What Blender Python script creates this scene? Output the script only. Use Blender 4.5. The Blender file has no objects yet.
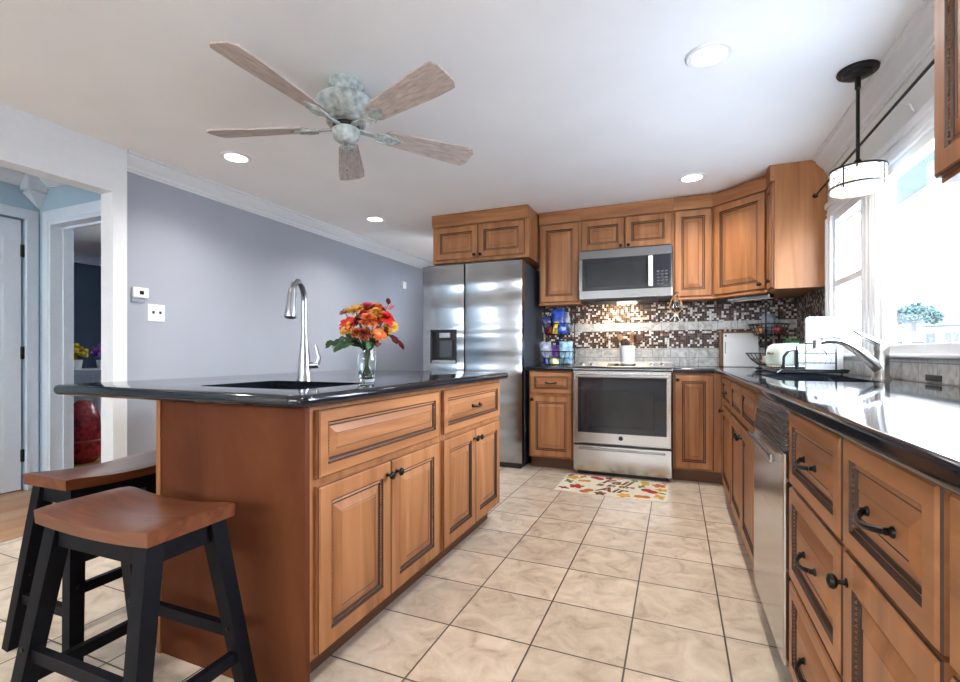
import bpy, bmesh, math, random
from mathutils import Vector, Matrix, noise as mnoise

PI = math.pi
random.seed(7)
sc = bpy.context.scene
COL = sc.collection

# ------------------------------------------------------------------ camera
cam_data = bpy.data.cameras.new('camera')
cam = bpy.data.objects.new('camera', cam_data)
COL.objects.link(cam)
cam.location = (0, 0, 1.0)
cam.rotation_euler = (PI / 2, 0, 0.3953)
cam_data.sensor_fit = 'HORIZONTAL'
cam_data.sensor_width = 36.0
cam_data.lens = 36.0 * 471.0 / 960.0
cam_data.shift_y = 12.15 / 960.0
cam_data.clip_start = 0.02
cam_data.clip_end = 300
sc.camera = cam

# ------------------------------------------------------------------ world, exposure
SKY = 11.5
sc.view_settings.view_transform = 'Standard'
sc.view_settings.look = 'None'
sc.view_settings.gamma = 1.0
sc.view_settings.use_curve_mapping = False
sc.view_settings.exposure = 1.50
w = bpy.data.worlds.new('World')
sc.world = w
w.use_nodes = True
nt = w.node_tree
bg = nt.nodes['Background']
bg.inputs['Strength'].default_value = SKY
wtc = nt.nodes.new('ShaderNodeTexCoord')
wsep = nt.nodes.new('ShaderNodeSeparateXYZ')
wr = nt.nodes.new('ShaderNodeValToRGB')
nt.links.new(wtc.outputs['Generated'], wsep.inputs[0])
nt.links.new(wsep.outputs['Z'], wr.inputs[0])
nt.links.new(wr.outputs[0], bg.inputs['Color'])
wr.color_ramp.elements[0].position = 0.0
wr.color_ramp.elements[0].color = (0.88, 0.94, 1.0, 1)
wr.color_ramp.elements[1].position = 0.8
wr.color_ramp.elements[1].color = (0.62, 0.78, 1.0, 1)
try:
    sc.cycles.use_denoising = True
    sc.cycles.max_bounces = 10
    sc.cycles.diffuse_bounces = 5
    sc.cycles.transparent_max_bounces = 16
    sc.cycles.sample_clamp_indirect = 6.0
    sc.cycles.caustics_reflective = False
    sc.cycles.caustics_refractive = False
except Exception:
    pass


def portal(name, loc, rot, sx, sy):
    d = bpy.data.lights.new(name, 'AREA')
    d.shape = 'RECTANGLE'
    d.size, d.size_y = sx, sy
    o = bpy.data.objects.new(name, d)
    COL.objects.link(o)
    o.location, o.rotation_euler = loc, rot
    d.cycles.is_portal = True
    return o


# sky light enters through the wall openings; the den and passage ones are added
portal('sky_portal_picture', (1.04, 2.19, 1.43), (0, PI / 2, 0), 0.9, 1.2)
portal('sky_portal_side', (1.04, 3.33, 1.43), (0, PI / 2, 0), 0.9, 0.6)
portal('sky_portal_rear', (-1.2, -2.7, 1.61), (PI / 2, 0, PI), 3.1, 0.38)
portal('sky_portal_passage', (-2.18, 5.15, 1.65), (0, PI / 2, 0), 0.7, 0.3)
portal('sky_portal_den', (-4.4, 4.68, 1.7), (-PI / 2, 0, PI), 1.4, 0.6)
portal('sky_portal_hall', (-3.85, -2.7, 1.75), (PI / 2, 0, PI), 0.8, 0.5)


# ------------------------------------------------------------------ materials
def nodes(name):
    m = bpy.data.materials.new(name)
    m.use_nodes = True
    t = m.node_tree
    return m, t, t.nodes['Principled BSDF']


def N(t, typ, **kw):
    n = t.nodes.new(typ)
    for k, v in kw.items():
        setattr(n, k, v)
    return n


def ramp(t, stops, interp='LINEAR'):
    r = t.nodes.new('ShaderNodeValToRGB')
    cr = r.color_ramp
    cr.interpolation = interp
    while len(cr.elements) < len(stops):
        cr.elements.new(0.5)
    for e, (p, c) in zip(cr.elements, stops):
        e.position = p
        e.color = (c[0], c[1], c[2], 1)
    return r


def setp(b, **kw):
    names = {'rough': 'Roughness', 'metal': 'Metallic', 'spec': 'Specular IOR Level', 'coat': 'Coat Weight',
             'coatr': 'Coat Roughness', 'trans': 'Transmission Weight', 'ior': 'IOR', 'estr': 'Emission Strength'}
    for k, v in kw.items():
        b.inputs[names[k]].default_value = v


def plain(name, col, rough=0.5, metal=0.0, var=0.06, scale=30, bump=0.0, **kw):
    m, t, b = nodes(name)
    tc = N(t, 'ShaderNodeTexCoord')
    nz = N(t, 'ShaderNodeTexNoise')
    nz.inputs['Scale'].default_value = scale
    nz.inputs['Detail'].default_value = 4
    t.links.new(tc.outputs['Object'], nz.inputs['Vector'])
    lo = [max(0, c * (1 - var)) for c in col]
    hi = [min(1, c * (1 + var)) for c in col]
    r = ramp(t, [(0.3, lo), (0.7, hi)])
    t.links.new(nz.outputs['Fac'], r.inputs[0])
    t.links.new(r.outputs[0], b.inputs['Base Color'])
    setp(b, rough=rough, metal=metal, **kw)
    if bump:
        bp = N(t, 'ShaderNodeBump')
        bp.inputs['Strength'].default_value = bump
        bp.inputs['Distance'].default_value = 0.002
        t.links.new(nz.outputs['Fac'], bp.inputs['Height'])
        t.links.new(bp.outputs[0], b.inputs['Normal'])
    return m


def wood(name, stops, sx, sy, sz, rough=0.42, coat=0.06, fine=True):
    m, t, b = nodes(name)
    tc = N(t, 'ShaderNodeTexCoord')
    oi = N(t, 'ShaderNodeObjectInfo')
    mul = N(t, 'ShaderNodeMath', operation='MULTIPLY')
    mul.inputs[1].default_value = 13.0
    t.links.new(oi.outputs['Random'], mul.inputs[0])
    add = N(t, 'ShaderNodeVectorMath', operation='ADD')
    t.links.new(tc.outputs['Object'], add.inputs[0])
    t.links.new(mul.outputs[0], add.inputs[1])
    mp = N(t, 'ShaderNodeMapping')
    mp.inputs['Scale'].default_value = (sx, sy, sz)
    t.links.new(add.outputs[0], mp.inputs[0])
    nz = N(t, 'ShaderNodeTexNoise')
    nz.inputs['Scale'].default_value = 1.0
    nz.inputs['Detail'].default_value = 6
    nz.inputs['Distortion'].default_value = 0.7
    t.links.new(mp.outputs[0], nz.inputs['Vector'])
    r = ramp(t, stops)
    t.links.new(nz.outputs['Fac'], r.inputs[0])
    t.links.new(r.outputs[0], b.inputs['Base Color'])
    setp(b, rough=rough, coat=coat, coatr=0.25, spec=0.32)
    return m


CH = [(0.22, (0.205, 0.076, 0.027)), (0.5, (0.345, 0.142, 0.053)), (0.78, (0.46, 0.205, 0.084))]
M = {}
M['wood_v'] = wood('cherry wood upright grain', CH, 16, 16, 1.4)
M['wood_h'] = wood('cherry wood level grain', CH, 1.4, 16, 16)
M['shaded_panel'] = wood('shaded cherry veneer', [(0.3, (0.088, 0.024, 0.010)), (0.55, (0.125, 0.037, 0.014)), (0.75, (0.16, 0.052, 0.021))], 5, 5, 2.2, rough=0.62, coat=0.0)  # redder veneer, with the shade on the island end darkened into its colour
M['shaded_panel'].node_tree.nodes['Principled BSDF'].inputs['Specular IOR Level'].default_value = 0.12
M['glaze'] = plain('dark glaze', (0.045, 0.018, 0.009), 0.5)
M['rope'] = wood('glazed rope', [(0.3, (0.10, 0.04, 0.015)), (0.7, (0.30, 0.13, 0.05))], 40, 40, 40)
M['stool_wood'] = wood('stool seat wood', [(0.3, (0.085, 0.024, 0.010)), (0.55, (0.15, 0.045, 0.018)), (0.78, (0.21, 0.07, 0.028))], 2, 34, 34, rough=0.3, coat=0.25)
M['stool_black'] = plain('black painted wood', (0.005, 0.0055, 0.008), 0.5, var=0.2, spec=0.12)
M['board_brown'] = wood('cutting board wood', [(0.3, (0.17, 0.075, 0.028)), (0.7, (0.32, 0.16, 0.07))], 18, 18, 2)
M['spoon_wood'] = wood('spoon wood', [(0.3, (0.30, 0.13, 0.05)), (0.7, (0.50, 0.27, 0.12))], 30, 30, 4)
M['spoon_dark'] = wood('dark spoon wood', [(0.3, (0.05, 0.022, 0.012)), (0.7, (0.13, 0.055, 0.03))], 30, 30, 4)
M['iron'] = plain('dark bronze metal', (0.018, 0.016, 0.016), 0.32, 0.75)
M['black'] = plain('black plastic', (0.012, 0.012, 0.014), 0.4)
M['wire'] = plain('black wire', (0.012, 0.013, 0.016), 0.35, 0.4)
M['ss_sink'] = plain('sink steel', (0.30, 0.31, 0.33), 0.3, 1.0)
M['nickel'] = plain('brushed nickel', (0.44, 0.43, 0.41), 0.22, 1.0)
M['pewter'] = plain('dark stainless', (0.36, 0.37, 0.40), 0.30, 1.0)
M['white'] = plain('white paint', (0.80, 0.81, 0.82), 0.4, var=0.02)
M['trimwhite'] = plain('white trim paint', (0.72, 0.725, 0.735), 0.35, var=0.02)
M['white_gloss'] = plain('white glazed ceramic', (0.80, 0.81, 0.80), 0.15, var=0.02)
M['plastic_white'] = plain('white plastic', (0.80, 0.80, 0.78), 0.35, var=0.02)
M['mint'] = plain('pale mint enamel', (0.70, 0.78, 0.70), 0.2, var=0.03)
M['ceiling'] = plain('ceiling paint', (0.87, 0.85, 0.835), 0.8, var=0.02, scale=3)
M['wall_blue'] = plain('blue grey wall paint', (0.36, 0.378, 0.43), 0.55, var=0.03, scale=2)
M['wall_cream'] = plain('cream wall paint', (0.72, 0.70, 0.66), 0.6, var=0.02, scale=2)
M['hall_blue'] = plain('hall blue paint', (0.36, 0.50, 0.60), 0.55, var=0.03, scale=2)
M['den_blue'] = plain('dark blue paint', (0.07, 0.11, 0.17), 0.6, var=0.03, scale=2)
M['door_white'] = plain('white door paint', (0.62, 0.68, 0.75), 0.35, var=0.02)
M['fan_stone'] = plain('verdigris cream metal', (0.40, 0.435, 0.415), 0.5, var=0.4, scale=34, bump=0.7)
M['fan_blade'] = wood('whitewashed blade', [(0.3, (0.40, 0.32, 0.28)), (0.5, (0.52, 0.43, 0.385)), (0.75, (0.64, 0.56, 0.51))], 14, 60, 60, rough=0.55, coat=0)
M['green_stem'] = plain('green stems', (0.06, 0.14, 0.035), 0.5, var=0.3)
M['leaf'] = plain('dark green leaf', (0.035, 0.085, 0.03), 0.45, var=0.4)
M['leaf_red'] = plain('burgundy leaf', (0.20, 0.02, 0.03), 0.45, var=0.4)
for k, c in dict(red=(0.62, 0.03, 0.025), orange=(0.68, 0.16, 0.04), yellow=(0.62, 0.33, 0.035), rust=(0.33, 0.07, 0.03),
                 pink=(0.60, 0.10, 0.12), burgundy=(0.22, 0.02, 0.03)).items():
    M['petal_' + k] = plain('petal ' + k, c, 0.5, var=0.3, scale=60)
for k, c in dict(blue=(0.015, 0.05, 0.30), yellow=(0.55, 0.42, 0.03), red=(0.25, 0.015, 0.02), silver=(0.22, 0.24, 0.30), paleblue=(0.25, 0.42, 0.52),
                 cream=(0.75, 0.66, 0.35), navy=(0.02, 0.03, 0.12), purple=(0.20, 0.08, 0.35), green=(0.05, 0.22, 0.05), orange=(0.70, 0.25, 0.05)).items():
    M['pk_' + k] = plain('wrapper ' + k, c, 0.25, var=0.6, scale=30, bump=0.8)
M['herb'] = plain('fresh green', (0.04, 0.20, 0.04), 0.5, var=0.5)
M['apple'] = plain('red fruit', (0.35, 0.04, 0.03), 0.3, var=0.4)
M['garlic'] = plain('pale garlic skin', (0.62, 0.50, 0.42), 0.5, var=0.15)
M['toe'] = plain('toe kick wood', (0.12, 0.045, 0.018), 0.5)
M['gasket'] = plain('black gasket', (0.006, 0.006, 0.008), 0.5)
M['fridge_side'] = plain('charcoal fridge side', (0.045, 0.05, 0.062), 0.45, var=0.1)


def stainless(name, col=(0.60, 0.60, 0.61), rough=0.2, wave=0.0, horizontal=True):
    m, t, b = nodes(name)
    tc = N(t, 'ShaderNodeTexCoord')
    mp = N(t, 'ShaderNodeMapping')
    mp.inputs['Scale'].default_value = (2, 2, 220) if horizontal else (220, 220, 2)
    t.links.new(tc.outputs['Object'], mp.inputs[0])
    nz = N(t, 'ShaderNodeTexNoise')
    nz.inputs['Scale'].default_value = 1
    nz.inputs['Detail'].default_value = 3
    t.links.new(mp.outputs[0], nz.inputs['Vector'])
    mr = N(t, 'ShaderNodeMapRange')
    mr.inputs['To Min'].default_value = rough * 0.75
    mr.inputs['To Max'].default_value = rough * 1.3
    t.links.new(nz.outputs['Fac'], mr.inputs['Value'])
    t.links.new(mr.outputs[0], b.inputs['Roughness'])
    b.inputs['Base Color'].default_value = (*col, 1)
    b.inputs['Metallic'].default_value = 1
    if wave:
        mp2 = N(t, 'ShaderNodeMapping')
        mp2.inputs['Scale'].default_value = (0.22, 0.22, 4.2)
        t.links.new(tc.outputs['Object'], mp2.inputs[0])
        n2 = N(t, 'ShaderNodeTexNoise')
        n2.inputs['Scale'].default_value = 1
        n2.inputs['Detail'].default_value = 1
        t.links.new(mp2.outputs[0], n2.inputs['Vector'])
        bp = N(t, 'ShaderNodeBump')
        bp.inputs['Strength'].default_value = 1.0
        bp.inputs['Distance'].default_value = wave
        t.links.new(n2.outputs['Fac'], bp.inputs['Height'])
        t.links.new(bp.outputs[0], b.inputs['Normal'])
    return m


M['steel_grey'] = stainless('grey stainless', (0.30, 0.30, 0.305), 0.13)
M['steel_satin'] = stainless('satin stainless', (0.66, 0.65, 0.64), 0.42)
M['steel'] = stainless('stainless steel', (0.36, 0.36, 0.37), 0.27)
M['steel_wavy'] = stainless('stainless fridge door', (0.36, 0.367, 0.385), 0.16, wave=0.028)
M['steel_warm'] = stainless('stainless range front', (0.50, 0.48, 0.46), 0.2, wave=0.004)


def make_glass_black():
    m, t, b = nodes('black oven glass')
    b.inputs['Base Color'].default_value = (0.012, 0.014, 0.02, 1)
    setp(b, rough=0.06, spec=0.6)
    return m


M['black_glass'] = make_glass_black()
M['black_glass2'] = plain('dark glass inner', (0.016, 0.018, 0.020), 0.12, var=0.2, scale=6)


def make_pane():
    m, t, b = nodes('window glass')
    t.nodes.remove(b)
    out = t.nodes['Material Output']
    tr = N(t, 'ShaderNodeBsdfTransparent')
    tr.inputs[0].default_value = (0.96, 0.98, 1, 1)
    gl = N(t, 'ShaderNodeBsdfGlossy')
    gl.inputs['Roughness'].default_value = 0.0
    lw = N(t, 'ShaderNodeLayerWeight')
    lw.inputs[0].default_value = 0.5
    pw = N(t, 'ShaderNodeMath', operation='POWER')
    pw.inputs[1].default_value = 5.0
    t.links.new(lw.outputs['Facing'], pw.inputs[0])
    fr = N(t, 'ShaderNodeMath', operation='MULTIPLY_ADD')
    fr.inputs[1].default_value = 0.45
    fr.inputs[2].default_value = 0.03
    t.links.new(pw.outputs[0], fr.inputs[0])
    mx = N(t, 'ShaderNodeMixShader')
    t.links.new(fr.outputs[0], mx.inputs[0])
    t.links.new(tr.outputs[0], mx.inputs[1])
    t.links.new(gl.outputs[0], mx.inputs[2])
    t.links.new(mx.outputs[0], out.inputs['Surface'])
    return m


M['pane'] = make_pane()


def make_vase_glass():
    m, t, b = nodes('clear vase glass')
    b.inputs['Base Color'].default_value = (0.93, 0.98, 0.97, 1)
    setp(b, rough=0.02, trans=1.0, ior=1.4)
    return m


M['vase_glass'] = make_vase_glass()


def emit(name, col, s):
    m, t, b = nodes(name)
    b.inputs['Base Color'].default_value = (*col, 1)
    b.inputs['Emission Color'].default_value = (*col, 1)
    setp(b, estr=s)
    return m


M['lamp_glow'] = emit('lit lamp lens', (1.0, 0.93, 0.82), 6.0)
M['bulb_glow'] = emit('lit shade diffuser', (1.0, 0.96, 0.90), 1.2)


def make_granite():
    m, t, b = nodes('black granite')
    tc = N(t, 'ShaderNodeTexCoord')
    vo = N(t, 'ShaderNodeTexNoise')
    vo.inputs['Scale'].default_value = 420
    vo.inputs['Detail'].default_value = 2
    t.links.new(tc.outputs['Object'], vo.inputs['Vector'])
    r = ramp(t, [(0.0, (0.006, 0.007, 0.010)), (0.64, (0.009, 0.011, 0.016)), (0.72, (0.05, 0.065, 0.09)), (0.8, (0.12, 0.14, 0.17))])
    t.links.new(vo.outputs['Fac'], r.inputs[0])
    t.links.new(r.outputs[0], b.inputs['Base Color'])
    setp(b, rough=0.07, spec=0.6)
    return m


M['granite'] = make_granite()

TILE = 0.309


def make_tile():
    m, t, b = nodes('beige floor tile')
    tc = N(t, 'ShaderNodeTexCoord')
    mp = N(t, 'ShaderNodeMapping')
    mp.inputs['Location'].default_value = (0.771 + TILE * 20, -1.5563 + TILE * 20, 0)
    t.links.new(tc.outputs['Object'], mp.inputs[0])
    br = N(t, 'ShaderNodeTexBrick')
    br.offset = 0.0
    br.squash = 1.0
    br.inputs['Scale'].default_value = 1.0
    br.inputs['Brick Width'].default_value = TILE
    br.inputs['Row Height'].default_value = TILE
    br.inputs['Mortar Size'].default_value = 0.0032
    br.inputs['Mortar Smooth'].default_value = 0.1
    br.inputs['Color1'].default_value = (0, 0, 0, 1)
    br.inputs['Color2'].default_value = (1, 1, 1, 1)
    t.links.new(mp.outputs[0], br.inputs['Vector'])
    # a different cloud pattern in each tile
    sn = N(t, 'ShaderNodeVectorMath', operation='SNAP')
    sn.inputs[1].default_value = (TILE, TILE, 10)
    t.links.new(mp.outputs[0], sn.inputs[0])
    wn = N(t, 'ShaderNodeTexWhiteNoise')
    t.links.new(sn.outputs[0], wn.inputs['Vector'])
    sc_ = N(t, 'ShaderNodeVectorMath', operation='SCALE')
    sc_.inputs['Scale'].default_value = 9.0
    t.links.new(wn.outputs['Color'], sc_.inputs[0])
    ad = N(t, 'ShaderNodeVectorMath', operation='ADD')
    t.links.new(tc.outputs['Object'], ad.inputs[0])
    t.links.new(sc_.outputs[0], ad.inputs[1])
    nz = N(t, 'ShaderNodeTexNoise')
    nz.inputs['Scale'].default_value = 9
    nz.inputs['Detail'].default_value = 9
    nz.inputs['Roughness'].default_value = 0.62
    nz.inputs['Distortion'].default_value = 0.9
    t.links.new(ad.outputs[0], nz.inputs['Vector'])
    r = ramp(t, [(0.30, (0.43, 0.335, 0.24)), (0.46, (0.61, 0.495, 0.375)), (0.62, (0.71, 0.595, 0.47)), (0.8, (0.75, 0.66, 0.55))])
    t.links.new(nz.outputs['Fac'], r.inputs[0])
    # per tile tone
    mr = N(t, 'ShaderNodeMapRange')
    mr.inputs['To Min'].default_value = 0.90
    mr.inputs['To Max'].default_value = 1.06
    t.links.new(wn.outputs['Value'], mr.inputs['Value'])
    mu = N(t, 'ShaderNodeVectorMath', operation='SCALE')
    t.links.new(r.outputs[0], mu.inputs[0])
    t.links.new(mr.outputs[0], mu.inputs['Scale'])
    mx = N(t, 'ShaderNodeMix', data_type='RGBA')
    t.links.new(br.outputs['Fac'], mx.inputs['Factor'])
    t.links.new(mu.outputs[0], mx.inputs['A'])
    mx.inputs['B'].default_value = (0.075, 0.062, 0.05, 1)
    t.links.new(mx.outputs['Result'], b.inputs['Base Color'])
    bp = N(t, 'ShaderNodeBump', invert=True)
    bp.inputs['Strength'].default_value = 0.5
    bp.inputs['Distance'].default_value = 0.002
    t.links.new(br.outputs['Fac'], bp.inputs['Height'])
    t.links.new(bp.outputs[0], b.inputs['Normal'])
    setp(b, rough=0.30, spec=0.4)
    return m


M['tile'] = make_tile()


def make_planks():
    m, t, b = nodes('oak floor planks')
    tc = N(t, 'ShaderNodeTexCoord')
    mp = N(t, 'ShaderNodeMapping')
    mp.inputs['Rotation'].default_value = (0, 0, PI / 2)
    mp.inputs['Location'].default_value = (20, 20, 0)
    t.links.new(tc.outputs['Object'], mp.inputs[0])
    br = N(t, 'ShaderNodeTexBrick')
    br.inputs['Scale'].default_value = 1.0
    br.inputs['Brick Width'].default_value = 1.1
    br.inputs['Row Height'].default_value = 0.057
    br.inputs['Mortar Size'].default_value = 0.001
    br.inputs['Color1'].default_value = (0.36, 0.17, 0.065, 1)
    br.inputs['Color2'].default_value = (0.50, 0.27, 0.11, 1)
    br.inputs['Mortar'].default_value = (0.10, 0.045, 0.02, 1)
    t.links.new(mp.outputs[0], br.inputs['Vector'])
    t.links.new(br.outputs['Color'], b.inputs['Base Color'])
    setp(b, rough=0.25)
    return m


M['planks'] = make_planks()


def make_mosaic(name, axis):
    """small square glass and stone tiles; axis is the wall's level direction"""
    m, t, b = nodes(name)
    tc = N(t, 'ShaderNodeTexCoord')
    sp = N(t, 'ShaderNodeSeparateXYZ')
    t.links.new(tc.outputs['Object'], sp.inputs[0])
    cb = N(t, 'ShaderNodeCombineXYZ')
    t.links.new(sp.outputs[axis], cb.inputs[0])
    t.links.new(sp.outputs['Z'], cb.inputs[1])
    mp = N(t, 'ShaderNodeMapping')
    mp.inputs['Location'].default_value = (5, 5, 0)
    t.links.new(cb.outputs[0], mp.inputs[0])
    S = 0.019
    br = N(t, 'ShaderNodeTexBrick')
    br.offset = 0.0
    br.inputs['Scale'].default_value = 1.0
    br.inputs['Brick Width'].default_value = S
    br.inputs['Row Height'].default_value = S
    br.inputs['Mortar Size'].default_value = 0.0008
    t.links.new(mp.outputs[0], br.inputs['Vector'])
    sn = N(t, 'ShaderNodeVectorMath', operation='SNAP')
    sn.inputs[1].default_value = (S, S, 1)
    t.links.new(mp.outputs[0], sn.inputs[0])
    wn = N(t, 'ShaderNodeTexWhiteNoise', noise_dimensions='2D')
    t.links.new(sn.outputs[0], wn.inputs['Vector'])
    r = ramp(t, [(0.0, (0.022, 0.009, 0.006)), (0.28, (0.050, 0.020, 0.013)), (0.50, (0.15, 0.080, 0.055)), (0.60, (0.50, 0.40, 0.33)),
                 (0.76, (0.62, 0.60, 0.58)), (0.90, (0.06, 0.055, 0.06))], 'CONSTANT')
    t.links.new(wn.outputs['Value'], r.inputs[0])
    mx = N(t, 'ShaderNodeMix', data_type='RGBA')
    t.links.new(br.outputs['Fac'], mx.inputs['Factor'])
    t.links.new(r.outputs[0], mx.inputs['A'])
    mx.inputs['B'].default_value = (0.16, 0.135, 0.115, 1)
    t.links.new(mx.outputs['Result'], b.inputs['Base Color'])
    setp(b, rough=0.5, spec=0.25)
    return m


M['mosaic_x'] = make_mosaic('mosaic tile back', 'X')
M['mosaic_y'] = make_mosaic('mosaic tile side', 'Y')


def make_marble(name, axis, z0, length=0.152, height=0.076):
    m, t, b = nodes(name)
    tc = N(t, 'ShaderNodeTexCoord')
    sp = N(t, 'ShaderNodeSeparateXYZ')
    t.links.new(tc.outputs['Object'], sp.inputs[0])
    cb = N(t, 'ShaderNodeCombineXYZ')
    t.links.new(sp.outputs[axis], cb.inputs[0])
    t.links.new(sp.outputs['Z'], cb.inputs[1])
    mp = N(t, 'ShaderNodeMapping')
    mp.inputs['Location'].default_value = (length * 60 + 0.05, -z0, 0)
    t.links.new(cb.outputs[0], mp.inputs[0])
    br = N(t, 'ShaderNodeTexBrick')
    br.offset = 0.5
    br.inputs['Scale'].default_value = 1.0
    br.inputs['Brick Width'].default_value = length
    br.inputs['Row Height'].default_value = height
    br.inputs['Mortar Size'].default_value = 0.0022
    br.inputs['Color1'].default_value = (0, 0, 0, 1)
    br.inputs['Color2'].default_value = (1, 1, 1, 1)
    t.links.new(mp.outputs[0], br.inputs['Vector'])
    nz = N(t, 'ShaderNodeTexNoise')
    nz.inputs['Scale'].default_value = 14
    nz.inputs['Detail'].default_value = 8
    nz.inputs['Distortion'].default_value = 1.5
    t.links.new(tc.outputs['Object'], nz.inputs['Vector'])
    r = ramp(t, [(0.3, (0.25, 0.23, 0.21)), (0.5, (0.42, 0.40, 0.375)), (0.7, (0.55, 0.54, 0.52))])
    t.links.new(nz.outputs['Fac'], r.inputs[0])
    mx = N(t, 'ShaderNodeMix', data_type='RGBA')
    t.links.new(br.outputs['Fac'], mx.inputs['Factor'])
    t.links.new(r.outputs[0], mx.inputs['A'])
    mx.inputs['B'].default_value = (0.17, 0.155, 0.14, 1)
    t.links.new(mx.outputs['Result'], b.inputs['Base Color'])
    setp(b, rough=0.3)
    return m


def make_shade():
    m, t, b = nodes('mosaic glass shade')
    tc = N(t, 'ShaderNodeTexCoord')
    vo = N(t, 'ShaderNodeTexVoronoi', feature='DISTANCE_TO_EDGE')
    vo.inputs['Scale'].default_value = 34
    t.links.new(tc.outputs['Object'], vo.inputs['Vector'])
    vc = N(t, 'ShaderNodeTexVoronoi')
    vc.inputs['Scale'].default_value = 34
    t.links.new(tc.outputs['Object'], vc.inputs['Vector'])
    sp = N(t, 'ShaderNodeSeparateColor')
    t.links.new(vc.outputs['Color'], sp.inputs[0])
    r = ramp(t, [(0.0, (0.95, 0.93, 0.88)), (0.55, (0.9, 0.92, 0.9)), (0.75, (0.80, 0.72, 0.45)), (0.87, (0.55, 0.62, 0.48)), (0.94, (0.65, 0.48, 0.42))], 'CONSTANT')
    t.links.new(sp.outputs[0], r.inputs[0])
    edge = N(t, 'ShaderNodeMath', operation='LESS_THAN')
    edge.inputs[1].default_value = 0.035
    t.links.new(vo.outputs['Distance'], edge.inputs[0])
    mx = N(t, 'ShaderNodeMix', data_type='RGBA')
    t.links.new(edge.outputs[0], mx.inputs['Factor'])
    t.links.new(r.outputs[0], mx.inputs['A'])
    mx.inputs['B'].default_value = (0.05, 0.045, 0.04, 1)
    t.links.new(mx.outputs['Result'], b.inputs['Base Color'])
    t.links.new(mx.outputs['Result'], b.inputs['Emission Color'])
    setp(b, rough=0.2, estr=0.32)
    return m


M['shade'] = make_shade()

# outdoors
M['lawn'] = plain('pale bounce yard', (0.40, 0.41, 0.42), 0.9, var=0.3, scale=3)  # unseen ground, made pale to bounce daylight up onto the ceiling
M['siding'] = plain('white siding', (0.75, 0.77, 0.80), 0.6, var=0.03)
M['roof_grey'] = plain('grey shingles', (0.016, 0.019, 0.024), 0.8, var=0.2, scale=8)
M['house_glass'] = plain('dark house windows', (0.003, 0.006, 0.011), 0.2, var=0.2)
M['bark'] = plain('bark', (0.03, 0.024, 0.02), 0.9, var=0.3)
M['tree_leaf'] = plain('tree foliage', (0.012, 0.030, 0.024), 0.8, var=0.5, scale=2)


def make_soffit():
    m, t, b = nodes('grooved soffit')
    tc = N(t, 'ShaderNodeTexCoord')
    wv = N(t, 'ShaderNodeTexWave', bands_direction='Y')
    wv.inputs['Scale'].default_value = 3.0
    t.links.new(tc.outputs['Object'], wv.inputs['Vector'])
    r = ramp(t, [(0.0, (0.009, 0.018, 0.026)), (0.12, (0.014, 0.029, 0.043))])
    t.links.new(wv.outputs['Fac'], r.inputs[0])
    t.links.new(r.outputs[0], b.inputs['Base Color'])
    setp(b, rough=0.6)
    return m


M['soffit'] = make_soffit()
MATS_DOOR = [M['wood_v'], M['glaze']]


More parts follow.
